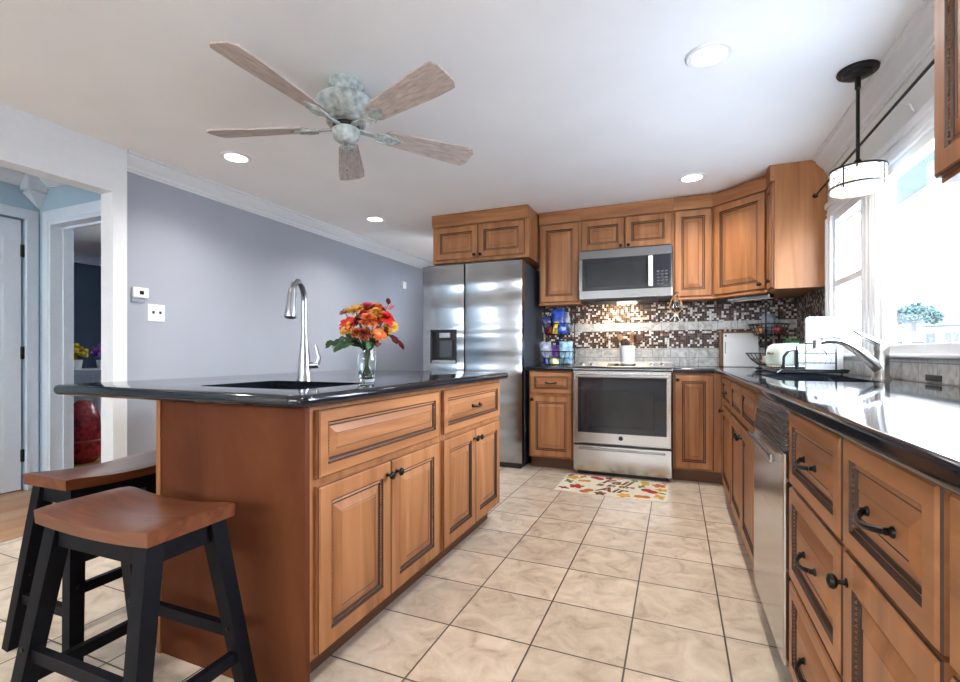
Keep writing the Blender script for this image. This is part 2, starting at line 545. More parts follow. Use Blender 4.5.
# ------------------------------------------------------------------ mesh builder
class MB:
    def __init__(self):
        self.bm = bmesh.new()

    def _add(self, vs, fs, mi=0, mat=None):
        if mat is not None:
            vs = [mat @ Vector(v) for v in vs]
        bv = [self.bm.verts.new(v) for v in vs]
        for f in fs:
            try:
                fc = self.bm.faces.new([bv[i] for i in f])
                fc.material_index = mi
            except ValueError:
                pass
        return self

    def box(self, x0, x1, y0, y1, z0, z1, bevel=0.0, seg=2, mi=0, mat=None):
        x0, x1 = min(x0, x1), max(x0, x1)
        y0, y1 = min(y0, y1), max(y0, y1)
        z0, z1 = min(z0, z1), max(z0, z1)
        vs = [(x0, y0, z0), (x1, y0, z0), (x1, y1, z0), (x0, y1, z0), (x0, y0, z1), (x1, y0, z1), (x1, y1, z1), (x0, y1, z1)]
        fs = [(0, 3, 2, 1), (4, 5, 6, 7), (0, 1, 5, 4), (1, 2, 6, 5), (2, 3, 7, 6), (3, 0, 4, 7)]
        if bevel <= 0:
            return self._add(vs, fs, mi, mat)
        tb = bmesh.new()
        bv = [tb.verts.new(v) for v in vs]
        for f in fs:
            tb.faces.new([bv[i] for i in f])
        bevel = min(bevel, 0.49 * min(x1 - x0, y1 - y0, z1 - z0))
        bmesh.ops.bevel(tb, geom=tb.edges[:], offset=bevel, segments=seg, profile=0.5, affect='EDGES')
        return self.merge(tb, mi, mat)

    def merge(self, tb, mi=0, mat=None):
        tb.verts.ensure_lookup_table()
        idx = {v: i for i, v in enumerate(tb.verts)}
        vs = [v.co.copy() for v in tb.verts]
        fs = [[idx[v] for v in f.verts] for f in tb.faces]
        tb.free()
        return self._add(vs, fs, mi, mat)

    def bar(self, p, q, w, h=None, w2=None, h2=None, up=(0, 0, 1), mi=0, mat=None):
        """square bar from p to q, w x h at p and w2 x h2 at q"""
        h = h or w
        w2 = w2 or w
        h2 = h2 or h
        p, q = Vector(p), Vector(q)
        d = (q - p).normalized()
        s = d.cross(Vector(up))
        if s.length < 1e-5:
            s = d.cross(Vector((1, 0, 0)))
        s.normalize()
        u = s.cross(d).normalized()
        vs = []
        for c, a, b in ((p, w, h), (q, w2, h2)):
            for i, j in ((-1, -1), (1, -1), (1, 1), (-1, 1)):
                vs.append(c + s * i * a / 2 + u * j * b / 2)
        return self._add(vs, [(0, 1, 2, 3), (7, 6, 5, 4), (0, 4, 5, 1), (1, 5, 6, 2), (2, 6, 7, 3), (3, 7, 4, 0)], mi, mat)

    def tube(self, pts, r, n=8, caps=True, closed=False, mi=0, mat=None):
        pts = [Vector(p) for p in pts]
        k = len(pts)
        rs = r if isinstance(r, (list, tuple)) else [r] * k
        vs, fs = [], []
        prev = None
        for i, p in enumerate(pts):
            if closed:
                t = (pts[(i + 1) % k] - pts[i - 1]).normalized()
            else:
                t = (pts[min(i + 1, k - 1)] - pts[max(i - 1, 0)]).normalized()
            if prev is None:
                a = Vector((0, 0, 1)) if abs(t.z) < 0.9 else Vector((1, 0, 0))
                s = t.cross(a).normalized()
            else:
                s = (prev - t * prev.dot(t)).normalized()
            prev = s
            u = t.cross(s)
            for j in range(n):
                a = 2 * PI * j / n
                vs.append(p + (s * math.cos(a) + u * math.sin(a)) * rs[i])
        rng = k if closed else k - 1
        for i in range(rng):
            for j in range(n):
                a, b = i * n + j, i * n + (j + 1) % n
                c, d = ((i + 1) % k) * n + (j + 1) % n, ((i + 1) % k) * n + j
                fs.append((a, b, c, d))
        if caps and not closed:
            fs.append(tuple(range(n - 1, -1, -1)))
            fs.append(tuple((k - 1) * n + j for j in range(n)))
        return self._add(vs, fs, mi, mat)

    def lathe(self, prof, n=24, mi=0, mat=None, c=(0, 0, 0)):
        """profile of (r, z), r may be 0 at the ends"""
        vs, fs, rows = [], [], []
        for r, z in prof:
            if r < 1e-6:
                rows.append([len(vs)])
                vs.append((c[0], c[1], c[2] + z))
            else:
                rows.append(list(range(len(vs), len(vs) + n)))
                for j in range(n):
                    a = 2 * PI * j / n
                    vs.append((c[0] + r * math.cos(a), c[1] + r * math.sin(a), c[2] + z))
        for A, B in zip(rows, rows[1:]):
            for j in range(n):
                a = A[j % len(A)]
                b = A[(j + 1) % len(A)]
                cc = B[(j + 1) % len(B)]
                d = B[j % len(B)]
                f = []
                for v in (a, b, cc, d):
                    if v not in f:
                        f.append(v)
                if len(f) > 2:
                    fs.append(tuple(f))
        return self._add(vs, fs, mi, mat)

    def ball(self, c, rx, ry=None, rz=None, n=12, m=8, mi=0, mat=None):
        ry = ry or rx
        rz = rz or rx
        prof = [(math.sin(PI * i / m), -math.cos(PI * i / m)) for i in range(m + 1)]
        mm = Matrix.Translation(c) @ Matrix.Diagonal((rx, ry, rz, 1))
        if mat is not None:
            mm = mat @ mm
        return self.lathe(prof, n, mi, mm)

    def prism(self, poly, z0, z1, mi=0, mat=None):
        n = len(poly)
        vs = [(x, y, z0) for x, y in poly] + [(x, y, z1) for x, y in poly]
        fs = [tuple(range(n - 1, -1, -1)), tuple(range(n, 2 * n))]
        fs += [(i, (i + 1) % n, n + (i + 1) % n, n + i) for i in range(n)]
        return self._add(vs, fs, mi, mat)

    def rects(self, x0, x1, z0, z1, prof, mat=None, cap=0):
        """nested rectangles facing -y: prof of (inset, y, material of the band reaching it)"""
        rows = []
        for d, y, mi in prof:
            rows.append([(x0 + d, y, z0 + d), (x1 - d, y, z0 + d), (x1 - d, y, z1 - d), (x0 + d, y, z1 - d)])
        vs = [v for r in rows for v in r]
        if mat is not None:
            vs = [mat @ Vector(v) for v in vs]
        bv = [self.bm.verts.new(v) for v in vs]
        for i in range(len(rows) - 1):
            for j in range(4):
                f = self.bm.faces.new((bv[i * 4 + j], bv[i * 4 + (j + 1) % 4], bv[i * 4 + 4 + (j + 1) % 4], bv[i * 4 + 4 + j]))
                f.material_index = prof[i + 1][2]
        k = (len(rows) - 1) * 4
        self.bm.faces.new(bv[k:k + 4]).material_index = cap
        self.bm.faces.new(bv[3::-1])
        return self

    def build(self, name, mats, parent=None, smooth=False, angle=35, loc=None, fix=True):
        if fix:
            bmesh.ops.recalc_face_normals(self.bm, faces=self.bm.faces[:])
        me = bpy.data.meshes.new(name)
        self.bm.to_mesh(me)
        self.bm.free()
        for m in (mats if isinstance(mats, (list, tuple)) else [mats]):
            me.materials.append(m)
        if smooth:
            me.shade_smooth()
            me.set_sharp_from_angle(angle=math.radians(angle))
        o = bpy.data.objects.new(name, me)
        COL.objects.link(o)
        if parent is not None:
            o.parent = parent
        if loc is not None:
            o.location = loc
        return o


def tag(o, label, cat, group=None):
    o['label'] = label
    o['category'] = cat
    if group:
        o['group'] = group
    return o


def thing(name, label, cat, loc=(0, 0, 0), rz=0.0, group=None):
    o = bpy.data.objects.new(name, None)
    COL.objects.link(o)
    o.empty_display_size = 0.1
    o.location = loc
    o.rotation_euler = (0, 0, rz)
    return tag(o, label, cat, group)


def struct(o, label=None):
    o['kind'] = 'structure'
    if label:
        o['label'] = label
    return o


def dup(root, loc, rz=None, label=None, group=None):
    r = root.copy()
    COL.objects.link(r)
    r.location = loc
    if rz is not None:
        r.rotation_euler = (0, 0, rz)
    if label:
        r['label'] = label
    if group:
        r['group'] = group
    for ch in list(root.children):
        c = ch.copy()
        COL.objects.link(c)
        c.parent = r
        for g in ch.children:
            d = g.copy()
            COL.objects.link(d)
            d.parent = c
    return r


def arc(c, r, a0, a1, n, plane='xz', u=None, v=None):
    c = Vector(c)
    u = Vector(u) if u else (Vector((1, 0, 0)))
    v = Vector(v) if v else (Vector((0, 0, 1)))
    return [c + u * r * math.cos(a0 + (a1 - a0) * i / n) + v * r * math.sin(a0 + (a1 - a0) * i / n) for i in range(n + 1)]


# ------------------------------------------------------------------ the setting
CZ = 2.29      # ceiling
XR = 0.92      # window wall
YB = 4.57      # back wall
XL = -3.29     # left wall
R_ = -PI / 2

struct(MB().box(-3.29, 0.97, -2.75, 6.2, -0.12, 0).build('floor', M['tile']))
struct(MB().box(-7.3, -3.29, -2.75, 6.2, -0.12, 0.004).build('floor', M['planks']))
struct(MB().box(-7.3, 0.97, -2.75, 6.2, CZ, CZ + 0.12).build('ceiling', M['ceiling']))
struct(MB().box(-2.25, 0.97, YB, YB + 0.12, 0, CZ).build('wall_back', M['wall_cream']))
struct(MB().box(-2.25, -2.15, YB + 0.12, 5.0, 0, CZ).box(-2.25, -2.15, 5.3, 6.08, 0, CZ).box(-2.25, -2.15, 5.0, 5.3, 2.0, CZ).box(-2.25, -2.15, 5.0, 5.3, 0, 1.3).build('wall_passage', M['wall_blue']))  # unseen opening added to light the far wall and ceiling
struct(MB().box(-3.4, -2.15, 6.08, 6.2, 0, CZ).build('wall_far', M['wall_blue']))
# left wall: blue grey panel, thicker white wall with a wide opening
struct(MB().box(-3.37, XL, 1.897, 6.08, 0, CZ).build('wall_left', M['wall_blue']))
mb = MB().box(-3.34, -3.22, 1.816, 1.897, 0, CZ).box(-3.34, -3.22, -0.9, 1.816, 2.0, CZ).box(-3.34, -3.22, -2.75, -0.9, 0, CZ)
struct(mb.build('wall_left', M['trimwhite']))

# window wall with two window openings and a patio opening behind the viewer
XW = 0.97
WZ0, WZ1 = 0.985, 1.87
mb = MB()
mb.box(XR, XW, 1.52, 4.57, 0, WZ0).box(XR, XW, 1.52, 4.57, WZ1, CZ)
mb.box(XR, XW, 2.885, 3.05, WZ0, WZ1).box(XR, XW, 3.62, 4.57, WZ0, WZ1)
mb.box(XR, XW, -2.75, 1.52, 0, CZ)
struct(mb.build('wall_right', M['wall_cream']))
mb = MB().box(-7.3, -4.25, -2.75, -2.63, 0, CZ).box(-4.25, -3.45, -2.75, -2.63, 0, 1.5).box(-4.25, -3.45, -2.75, -2.63, 2.0, CZ).box(-3.45, -2.75, -2.75, -2.63, 0, CZ).box(-2.75, 0.35, -2.75, -2.63, 0, 1.42).box(-2.75, 0.35, -2.75, -2.63, 1.80, CZ).box(0.35, 0.97, -2.75, -2.63, 0, CZ)
struct(mb.build('wall_rear', M['wall_cream']))


def window(name, y0, y1, z0, z1, x=XR, split=None):
    root = bpy.data.objects.new(name, None)
    COL.objects.link(root)
    struct(root)
    f = MB()
    xa, xb = x - 0.004, x + 0.05
    t = 0.042
    f.box(xa, xb, y0, y0 + t, z0, z1, 0.004).box(xa, xb, y1 - t, y1, z0, z1, 0.004)
    f.box(xa, xb, y0 + t, y1 - t, z0, z0 + t + 0.012, 0.004).box(xa, xb, y0 + t, y1 - t, z1 - t, z1, 0.004)
    f.box(xa - 0.02, xa, y1 - 0.016, y1, z0, z1).box(xa - 0.02, xa, y0, y0 + 0.016, z0, z1)
    if split:
        f.box(xa - 0.008, xb, y0 + t, y1 - t, split - 0.02, split + 0.02, 0.003)
    f.build('window_frame', M['trimwhite'], root)
    MB().box(x + 0.018, x + 0.024, y0 + t, y1 - t, z0 + t, z1 - t).build('window_pane', M['pane'], root)
    return root


window('window_1', 1.52, 2.885, WZ0, WZ1)
window('window_2', 3.05, 3.62, WZ0, WZ1, split=1.43)


def casing(name, boxes, mat='trimwhite', bevel=0.006):
    m_ = MB()
    for b in boxes:
        m_.box(*b, bevel)
    return struct(m_.build(name, M[mat]))


# casing boards around the windows: stepped profile
T = 0.018
bx = []
for a, b in ((3.62, 3.70), (2.885, 3.05)):
    bx.append((XR - T, XR + 0.004, a, b, WZ0, WZ1))
for a, b in ((3.665, 3.705), (2.93, 2.96), (2.985, 3.0), (2.89, 2.905)):
    bx.append((XR - T - 0.01, XR, a, b, WZ0, WZ1))
bx.append((XR - T, XR + 0.004, 1.46, 3.70, WZ1, WZ1 + 0.085))
bx.append((XR - T - 0.012, XR, 1.46, 3.705, WZ1 + 0.06, WZ1 + 0.10))
bx.append((XR - T - 0.006, XR, 1.46, 3.70, WZ1 + 0.02, WZ1 + 0.034))
casing('trim_1', bx)
casing('trim_2', [(XR - 0.03, XR + 0.04, 1.46, 3.74, WZ0 - 0.006, WZ0 + 0.012)])


def sweep_y(prof, x, y0, y1, side, name, mat):
    """prof (out, down) from the ceiling-wall corner, along y; side +1: the wall is on the left (room toward +x)"""
    m_ = MB()
    n = len(prof)
    vs = []
    for y in (y0, y1):
        vs += [(x + side * o, y, CZ - d) for o, d in prof]
    fs = [(i, (i + 1) % n, n + (i + 1) % n, n + i) for i in range(n)]
    fs += [tuple(range(n)), tuple(range(2 * n - 1, n - 1, -1))]
    m_._add(vs, fs)
    return struct(m_.build(name, mat))


CR = [(0, 0), (0.085, 0), (0.085, 0.012), (0.072, 0.018), (0.066, 0.034), (0.045, 0.06), (0.026, 0.078), (0.02, 0.094), (0.012, 0.1), (0.012, 0.112), (0, 0.112)]
sweep_y(CR, XL, 1.90, 6.08, 1, 'trim_3', M['trimwhite'])
sweep_y(CR, XR, -2.6, 3.74, -1, 'trim_4', M['trimwhite'])
# corner block of the crown beyond the fridge
mb = MB().box(-2.34, -2.15, 4.46, 4.57, CZ - 0.15, CZ - 0.001, 0.01).box(-2.32, -2.17, 4.48, 4.57, CZ - 0.18, CZ - 0.15, 0.01)
struct(mb.build('trim_5', M['trimwhite']))
casing('baseboard_left', [(XL, XL + 0.014, 1.9, 6.08, 0, 0.09)])

# hallway
struct(MB().box(-4.47, -4.37, -2.75, 1.02, 0, CZ).box(-4.47, -4.37, 1.02, 1.885, 1.972, CZ).box(-4.47, -4.37, 1.885, 1.97, 0, CZ).build('wall_hall_left', M['hall_blue']))
struct(MB().box(-4.37, -4.20, 1.97, 2.09, 0, CZ).box(-4.20, -3.42, 1.97, 2.09, 1.94, CZ).box(-3.42, -3.34, 1.97, 2.09, 0, CZ).build('wall_hall_far', M['hall_blue']))
mb = MB()
for a, b in ((0, 0.022), (0.022, 0.085)):
    th = 0.022 if a == 0 else 0.014
    mb.box(-4.20 - b - 0.02, -4.20 - a - 0.02, 1.97 - th, 1.97, 0, 1.96 + a, 0.003)
    mb.box(-4.20 - b - 0.02, -3.35, 1.97 - th, 1.97, 1.955 + a, 1.955 + b, 0.003)
mb.box(-4.222, -4.198, 1.955, 2.10, 0, 1.955).box(-4.198, -3.42, 1.955, 2.10, 1.932, 1.957).box(-4.2, -4.185, 2.03, 2.05, 0, 1.935).box(-4.2, -3.42, 2.03, 2.05, 1.918, 1.935)
struct(mb.build('trim_6', M['door_white']))
mb = MB()
for a, b in ((0, 0.02), (0.02, 0.075)):
    th = 0.022 if a == 0 else 0.014
    mb.box(-4.37, -4.37 + th, 1.885 + a, 1.885 + b, 0, 1.972 + a, 0.003)
    mb.box(-4.37, -4.37 + th, 0.95, 1.885 + b, 1.972 + a, 1.972 + b, 0.003)
struct(mb.build('trim_7', M['door_white']))
sweep_y([(o * 0.8, d * 0.75) for o, d in CR], -4.37, -2.6, 1.97, 1, 'trim_8', M['door_white'])
mb = MB()
vs = []
pr = [(o * 0.8, d * 0.75) for o, d in CR]
for x in (-4.37, -3.34):
    vs += [(x, 1.97 - o, CZ - d) for o, d in pr]
n = len(pr)
mb._add(vs, [(i, (i + 1) % n, n + (i + 1) % n, n + i) for i in range(n)] + [tuple(range(n)), tuple(range(2 * n - 1, n - 1, -1))])
struct(mb.build('trim_9', M['door_white']))
mb = MB().box(-4.37, -4.255, 1.855, 1.97, CZ - 0.115, CZ, 0.008).box(-4.37, -4.27, 1.87, 1.97, CZ - 0.14, CZ - 0.115, 0.008)
mb._add([(-4.37, 1.97, CZ - 0.225), (-4.36, 1.96, CZ - 0.225), (-4.285, 1.97, CZ - 0.14), (-4.285, 1.885, CZ - 0.14), (-4.37, 1.885, CZ - 0.14), (-4.37, 1.97, CZ - 0.14), (-4.345, 1.945, CZ - 0.20)],
        [(2, 3, 4, 5), (0, 1, 6), (6, 3, 2), (6, 4, 3), (0, 6, 2), (1, 0, 4), (1, 4, 6), (0, 2, 5), (0, 5, 4)])
struct(mb.build('trim_10', M['door_white']))

struct(MB().box(-4.47, -4.43, 1.02, 1.885, 0, 1.972).build('door_light_block', M['door_white']))  # added backing that stops sky light showing past the door edge
# six panel door in the hall's left wall
dr = bpy.data.objects.new('door_1', None)
COL.objects.link(dr)
struct(dr)
dr.location = (-4.385, 1.87, 0.012)
dr.rotation_euler = (0, 0, PI / 2)
DW_, DH = 0.80, 1.95
mb = MB()
mb.box(0 - DW_, 0, 0.0, 0.035, 0, DH)
cols = [(-DW_ + 0.085, -DW_ / 2 - 0.045), (-DW_ / 2 + 0.045, -0.085)]
rows = [(0.20, 0.82), (0.93, 1.50), (1.60, 1.83)]
for a, b in cols:
    for c, d in rows:
        mb.rects(a, b, c, d, [(0, 0.0, 0), (0, -0.003, 0), (0.012, -0.003, 0), (0.02, 0.0 - 0.0005, 0), (0.032, -0.0005, 0), (0.055, -0.005, 0)])
mb.build('leaf', M['door_white'], dr)
for z in (0.245, 0.99, 1.73):
    MB().box(-0.004, 0.016, -0.012, 0.004, z - 0.045, z + 0.045, 0.003).build('hinge', M['iron'], dr)

# den beyond the hallway doorway
struct(MB().box(-7.3, -7.2, 2.09, 4.7, 0, CZ).box(-7.3, -5.1, 4.6, 4.7, 0, CZ).box(-5.1, -3.7, 4.6, 4.7, 0, 1.4).box(-5.1, -3.7, 4.6, 4.7, 2.0, CZ).box(-3.7, -3.37, 4.6, 4.7, 0, CZ).box(-7.3, -4.37, 1.97, 2.09, 0, CZ).build('wall_den', M['den_blue']))  # the gap in the far side is an unseen opening added to light the den
mb = MB()
vs = []
for y in (2.09, 4.6):
    vs += [(-7.2 + o, y, CZ - d) for o, d in CR]
n = len(CR)
mb._add(vs, [(i, (i + 1) % n, n + (i + 1) % n, n + i) for i in range(n)])
struct(mb.build('trim_11', M['door_white']))

# ------------------------------------------------------------------ backsplash
mar_x1 = make_marble('marble tile back low', 'X', 0.885)
mar_x2 = make_marble('marble tile back band', 'X', 1.204)
mar_y1 = make_marble('marble tile side low', 'Y', 0.885)
bs = bpy.data.objects.new('backsplash', None)
COL.objects.link(bs)
struct(bs, 'brown and white mosaic backsplash with pale marble bands')
x0, x1 = -1.235, XR - 0.009
MB().box(x0, x1, YB - 0.008, YB, 1.046, 1.204).build('mosaic_panel', M['mosaic_x'], bs)
MB().box(x0, x1, YB - 0.008, YB, 1.280, 1.52).build('mosaic_panel', M['mosaic_x'], bs)
MB().box(x0, x1, YB - 0.011, YB, 0.885, 1.046).build('marble_strip', mar_x1, bs)
MB().box(x0, x1, YB - 0.011, YB, 1.204, 1.280).build('marble_strip', mar_x2, bs)
MB().box(XR - 0.008, XR, 3.71, YB - 0.008, 1.046, 1.46).build('mosaic_panel', M['mosaic_y'], bs)
MB().box(XR - 0.011, XR, 0.6, YB - 0.011, 0.885, 0.975).build('marble_strip', mar_y1, bs)
MB().box(XR - 0.011, XR, 3.71, YB - 0.011, 0.975, 1.046).build('marble_strip', mar_y1, bs)


# ------------------------------------------------------------------ cabinets
def rope(x, z0, z1, y, parent):
    m_ = MB()
    z = z0
    while z < z1 - 0.004:
        m_._add([(x - 0.005, y, z), (x + 0.005, y, z + 0.005), (x + 0.005, y, z + 0.012), (x - 0.005, y, z + 0.007), (x, y - 0.005, z + 0.006)],
                [(0, 1, 4), (1, 2, 4), (2, 3, 4), (3, 0, 4)])
        z += 0.0105
    return m_.build('rope_molding', M['rope'], parent, fix=False)


def front(parent, name, x0, x1, z0, z1, s=0.055, grain='v', ropes=False):
    """a raised panel door or drawer front, its back on the plane y = 0"""
    s = min(s, (z1 - z0) * 0.25, (x1 - x0) * 0.27)
    k = min(1.0, (min(x1 - x0, z1 - z0) - 2 * s) / 0.14)
    P = [(0, 0, 0), (0, -0.013, 0), (0.002, -0.016, 1), (0.006, -0.020, 0), (s - 0.003, -0.020, 0), (s, -0.0135, 1), (s + 0.0035 * k, -0.012, 1), (s + 0.009 * k, -0.015, 0),
         (s + 0.012 * k, -0.010, 1), (s + 0.016 * k, -0.010, 1), (s + 0.043 * k, -0.018, 0), (s + 0.045 * k, -0.0168, 1), (s + 0.0475 * k, -0.018, 0)]
    o = MB().rects(x0, x1, z0, z1, P).build(name, [M['wood_v' if grain == 'v' else 'wood_h'], M['glaze']], parent)
    if ropes:
        for x in (x0 + s + 0.004, x1 - s - 0.004):
            rope(x, z0 + s + 0.006, z1 - s - 0.006, -0.013, o)
    return o


def knob(parent, x, z, r=0.015):
    m_ = MB()
    mt = Matrix.Translation((x, -0.019, z)) @ Matrix.Rotation(PI / 2, 4, 'X')
    m_.lathe([(0, -0.001), (0.009, -0.001), (0.009, 0.002), (0.005, 0.005), (0.0045, 0.014), (r * 0.8, 0.018), (r, 0.023), (r * 0.85, 0.029), (r * 0.4, 0.032), (0, 0.033)], 14, 0, mt)
    return m_.build('knob', M['iron'], parent, True)


def pull(parent, x, z, wd=0.096):
    m_ = MB()
    h = wd / 2
    pts, rs = [], []
    for i in range(13):
        a = i / 12
        pts.append((x - h + wd * a, -0.022 - 0.022 * math.sin(PI * a) ** 0.6, z - 0.006 * math.sin(PI * a)))
        rs.append(0.0042 + 0.0016 * abs(math.cos(PI * a)))
    m_.tube(pts, rs, 8)
    for sx in (-1, 1):
        mt = Matrix.Translation((x + sx * h, -0.019, z)) @ Matrix.Rotation(PI / 2, 4, 'X')
        m_.lathe([(0, 0), (0.009, 0), (0.0085, 0.003), (0.0055, 0.006), (0.006, 0.010), (0.003, 0.013), (0, 0.013)], 12, 0, mt)
    return m_.build('pull_handle', M['iron'], parent, True)


def base_cabinet(label, loc, rz, w_, depth, items, top=0.848, open_top=False, group=None, ropes=False, bottom=0.1, cat='cabinet', name='base_cabinet', body='wood_v', toe_depth=0.065):
    t = thing(name, label, cat, loc, rz, group)
    m_ = MB()
    if open_top:
        e = 0.018
        m_.box(0, e, 0.02, depth, bottom, top).box(w_ - e, w_, 0.02, depth, bottom, top).box(e, w_ - e, 0.02, depth, bottom, bottom + e)
        m_.box(e, w_ - e, depth - e, depth, bottom + e, top)
        m_.box(0, w_, 0, 0.02, bottom, top)
    else:
        m_.box(0, w_, 0, depth, bottom, top)
    m_.build('body', M[body], t)
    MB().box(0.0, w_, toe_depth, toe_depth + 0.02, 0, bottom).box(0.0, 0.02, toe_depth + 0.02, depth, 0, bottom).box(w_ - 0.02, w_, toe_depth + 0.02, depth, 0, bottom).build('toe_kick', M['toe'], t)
    fill(t, items, ropes)
    return t


def fill(t, items, ropes=False):
    for it in items:
        k = it[0]
        if k == 'door':
            _, a, b, c, d, kx, kz = it
            o = front(t, 'door', a, b, c, d, ropes=ropes)
            if kx is not None:
                knob(o, kx, kz)
        elif k == 'drawer':
            _, a, b, c, d, pw = it
            o = front(t, 'drawer_front', a, b, c, d, s=0.04, grain='h', ropes=ropes)
            if pw:
                pull(o, (a + b) / 2, (c + d) / 2, pw)


def upper_cabinet(label, loc, rz, w_, depth, z0, items, frieze=(2.18, CZ - 0.003), group=None, lip=True, ropes=False, name='wall_cabinet', z1=CZ - 0.003):
    t = thing(name, label, 'cabinet', (loc[0], loc[1], z0), rz, group)
    MB().box(0, w_, 0, depth, 0, z1 - z0).build('body', M['wood_v'], t)
    m_ = MB().box(-0.0, w_, -0.024, 0, frieze[0] - z0, frieze[1] - z0 - 0.012).box(-0.0, w_, -0.030, 0, frieze[1] - z0 - 0.012, frieze[1] - z0)
    m_.build('frieze_board', M['wood_h'], t)
    if lip:
        MB().box(0, w_, -0.026, 0.02, -0.016, 0.002, 0.006).build('light_rail', M['wood_h'], t)
    fill(t, [(i[0], i[1], i[2], i[3] - z0, i[4] - z0, i[5], None if len(i) < 7 or i[6] is None else i[6] - z0) for i in items], ropes)
    return t


FY = 3.97
# ---- back run
base_cabinet('narrow base cabinet with one drawer between fridge and stove', (-1.19, FY, 0), 0, 0.393, YB - FY - 0.012,
             [('drawer', 0.012, 0.381, 0.655, 0.838, 0.085), ('door', 0.012, 0.381, 0.112, 0.635, 0.035, 0.600)])
base_cabinet('single door base cabinet in corner right of stove', (-0.024, FY, 0), 0, 0.93, YB - FY - 0.012,
             [('door', 0.012, 0.282, 0.112, 0.836, 0.032, 0.795)])
# ---- window run (local x runs toward the viewer)
FX = 0.31
DP = XR - FX - 0.012
base_cabinet('base cabinet between corner and sink under window counter', (FX, 3.948, 0), R_, 0.866, DP,
             [('drawer', 0.33, 0.845, 0.66, 0.838, 0.085), ('door', 0.33, 0.845, 0.112, 0.642, 0.40, 0.61)])
base_cabinet('sink base cabinet with two false drawers beside dishwasher', (FX, 3.078, 0), R_, 0.938, DP,
             [('drawer', 0.012, 0.466, 0.66, 0.838, 0), ('drawer', 0.472, 0.926, 0.66, 0.838, 0),
              ('door', 0.012, 0.466, 0.112, 0.642, 0.43, 0.59), ('door', 0.472, 0.926, 0.112, 0.642, 0.508, 0.59)], open_top=True)
base_cabinet('three-drawer base cabinet right beside stainless dishwasher', (FX, 1.562, 0), R_, 0.462, DP,
             [('drawer', 0.01, 0.452, 0.636, 0.838, 0.1), ('drawer', 0.01, 0.452, 0.375, 0.628, 0.1), ('drawer', 0.01, 0.452, 0.112, 0.367, 0.1)], ropes=True)
base_cabinet('base cabinet with drawer over door, next to the three-drawer cabinet', (FX, 1.098, 0), R_, 0.372, DP,
             [('drawer', 0.008, 0.360, 0.636, 0.842, 0.1), ('door', 0.008, 0.360, 0.112, 0.628, 0.034, 0.575)], ropes=True)
base_cabinet('base cabinet at the near end of window counter, cut by picture edge', (FX, 0.724, 0), R_, 0.80, DP,
             [('drawer', 0.010, 0.79, 0.636, 0.842, 0.1), ('door', 0.010, 0.79, 0.112, 0.628, 0.034, 0.575)], ropes=True)

# ---- island
IX = -0.985
isl_d = 0.60
base_cabinet('island sink cabinet, wide false drawer over two rope-trimmed doors', (IX, 1.062, 0), PI / 2, 0.822, isl_d,
             [('drawer', 0.030, 0.790, 0.630, 0.832, 0), ('door', 0.030, 0.408, 0.112, 0.606, 0.380, 0.560), ('door', 0.412, 0.790, 0.112, 0.606, 0.440, 0.560)],
             open_top=True, ropes=True, top=0.846, toe_depth=0.07)
base_cabinet('island end cabinet with drawer pull over two doors', (IX, 1.886, 0), PI / 2, 0.76, isl_d,
             [('drawer', 0.012, 0.735, 0.630, 0.832, 0.09), ('door', 0.012, 0.371, 0.112, 0.606, 0.345, 0.560), ('door', 0.376, 0.735, 0.112, 0.606, 0.402, 0.560)], ropes=False, top=0.846, toe_depth=0.07)
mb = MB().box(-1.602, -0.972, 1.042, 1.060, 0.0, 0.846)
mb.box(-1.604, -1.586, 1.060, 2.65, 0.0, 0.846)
icl = tag(mb.build('island_cladding', M['shaded_panel']), 'plain reddish wood panel, shade in its colour, cladding end and seating side of island', 'panel')
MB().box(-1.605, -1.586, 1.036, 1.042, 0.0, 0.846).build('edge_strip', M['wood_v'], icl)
# ---- uppers
UY = 4.24
upper_cabinet('two-door cabinet above the stainless fridge', (-2.126, 3.945), 0, 0.94, YB - 3.945 - 0.004, 1.838,
              [('door', 0.030, 0.462, 1.868, 2.165, 0.435, 1.892), ('door', 0.470, 0.905, 1.868, 2.165, 0.497, 1.892)], lip=False)
upper_cabinet('tall single-door wall cabinet between fridge and microwave', (-1.172, UY), 0, 0.378, YB - UY - 0.004, 1.452,
              [('door', 0.012, 0.362, 1.466, 2.172, None, None)])
upper_cabinet('short two-door wall cabinet directly above microwave', (-0.792, UY), 0, 0.764, YB - UY - 0.004, 1.892,
              [('door', 0.012, 0.378, 1.905, 2.172, 0.348, 1.925), ('door', 0.384, 0.752, 1.905, 2.172, 0.412, 1.925)], lip=False)
upper_cabinet('tall single-door wall cabinet just right of the microwave', (-0.026, UY), 0, 0.300, YB - UY - 0.004, 1.452,
              [('door', 0.012, 0.290, 1.466, 2.172, 0.030, 1.49)])

# diagonal corner cabinet
ax, ay, bx_, by_ = 0.276, 4.24, 0.615, 3.935
ang = math.atan2(by_ - ay, bx_ - ax)
ln = math.hypot(bx_ - ax, by_ - ay)
dc = thing('corner_wall_cabinet', 'diagonal corner wall cabinet with one large door', 'cabinet', (ax, ay, 1.452), ang)
mi_ = Matrix.Translation((ax, ay, 0)) @ Matrix.Rotation(ang, 4, 'Z')
inv = mi_.inverted()
poly = []
for p in ((ax, ay), (bx_, by_), (XR - 0.004, by_), (XR - 0.004, YB - 0.004), (ax, YB - 0.004)):
    q = inv @ Vector((p[0], p[1], 0))
    poly.append((q.x, q.y))
MB().prism(poly, 0, CZ - 0.003 - 1.452).build('body', M['wood_v'], dc)
MB().box(0, ln, -0.024, 0, 0.728, 0.813).box(0, ln, -0.030, 0, 0.813, 0.825).build('frieze_board', M['wood_h'], dc)
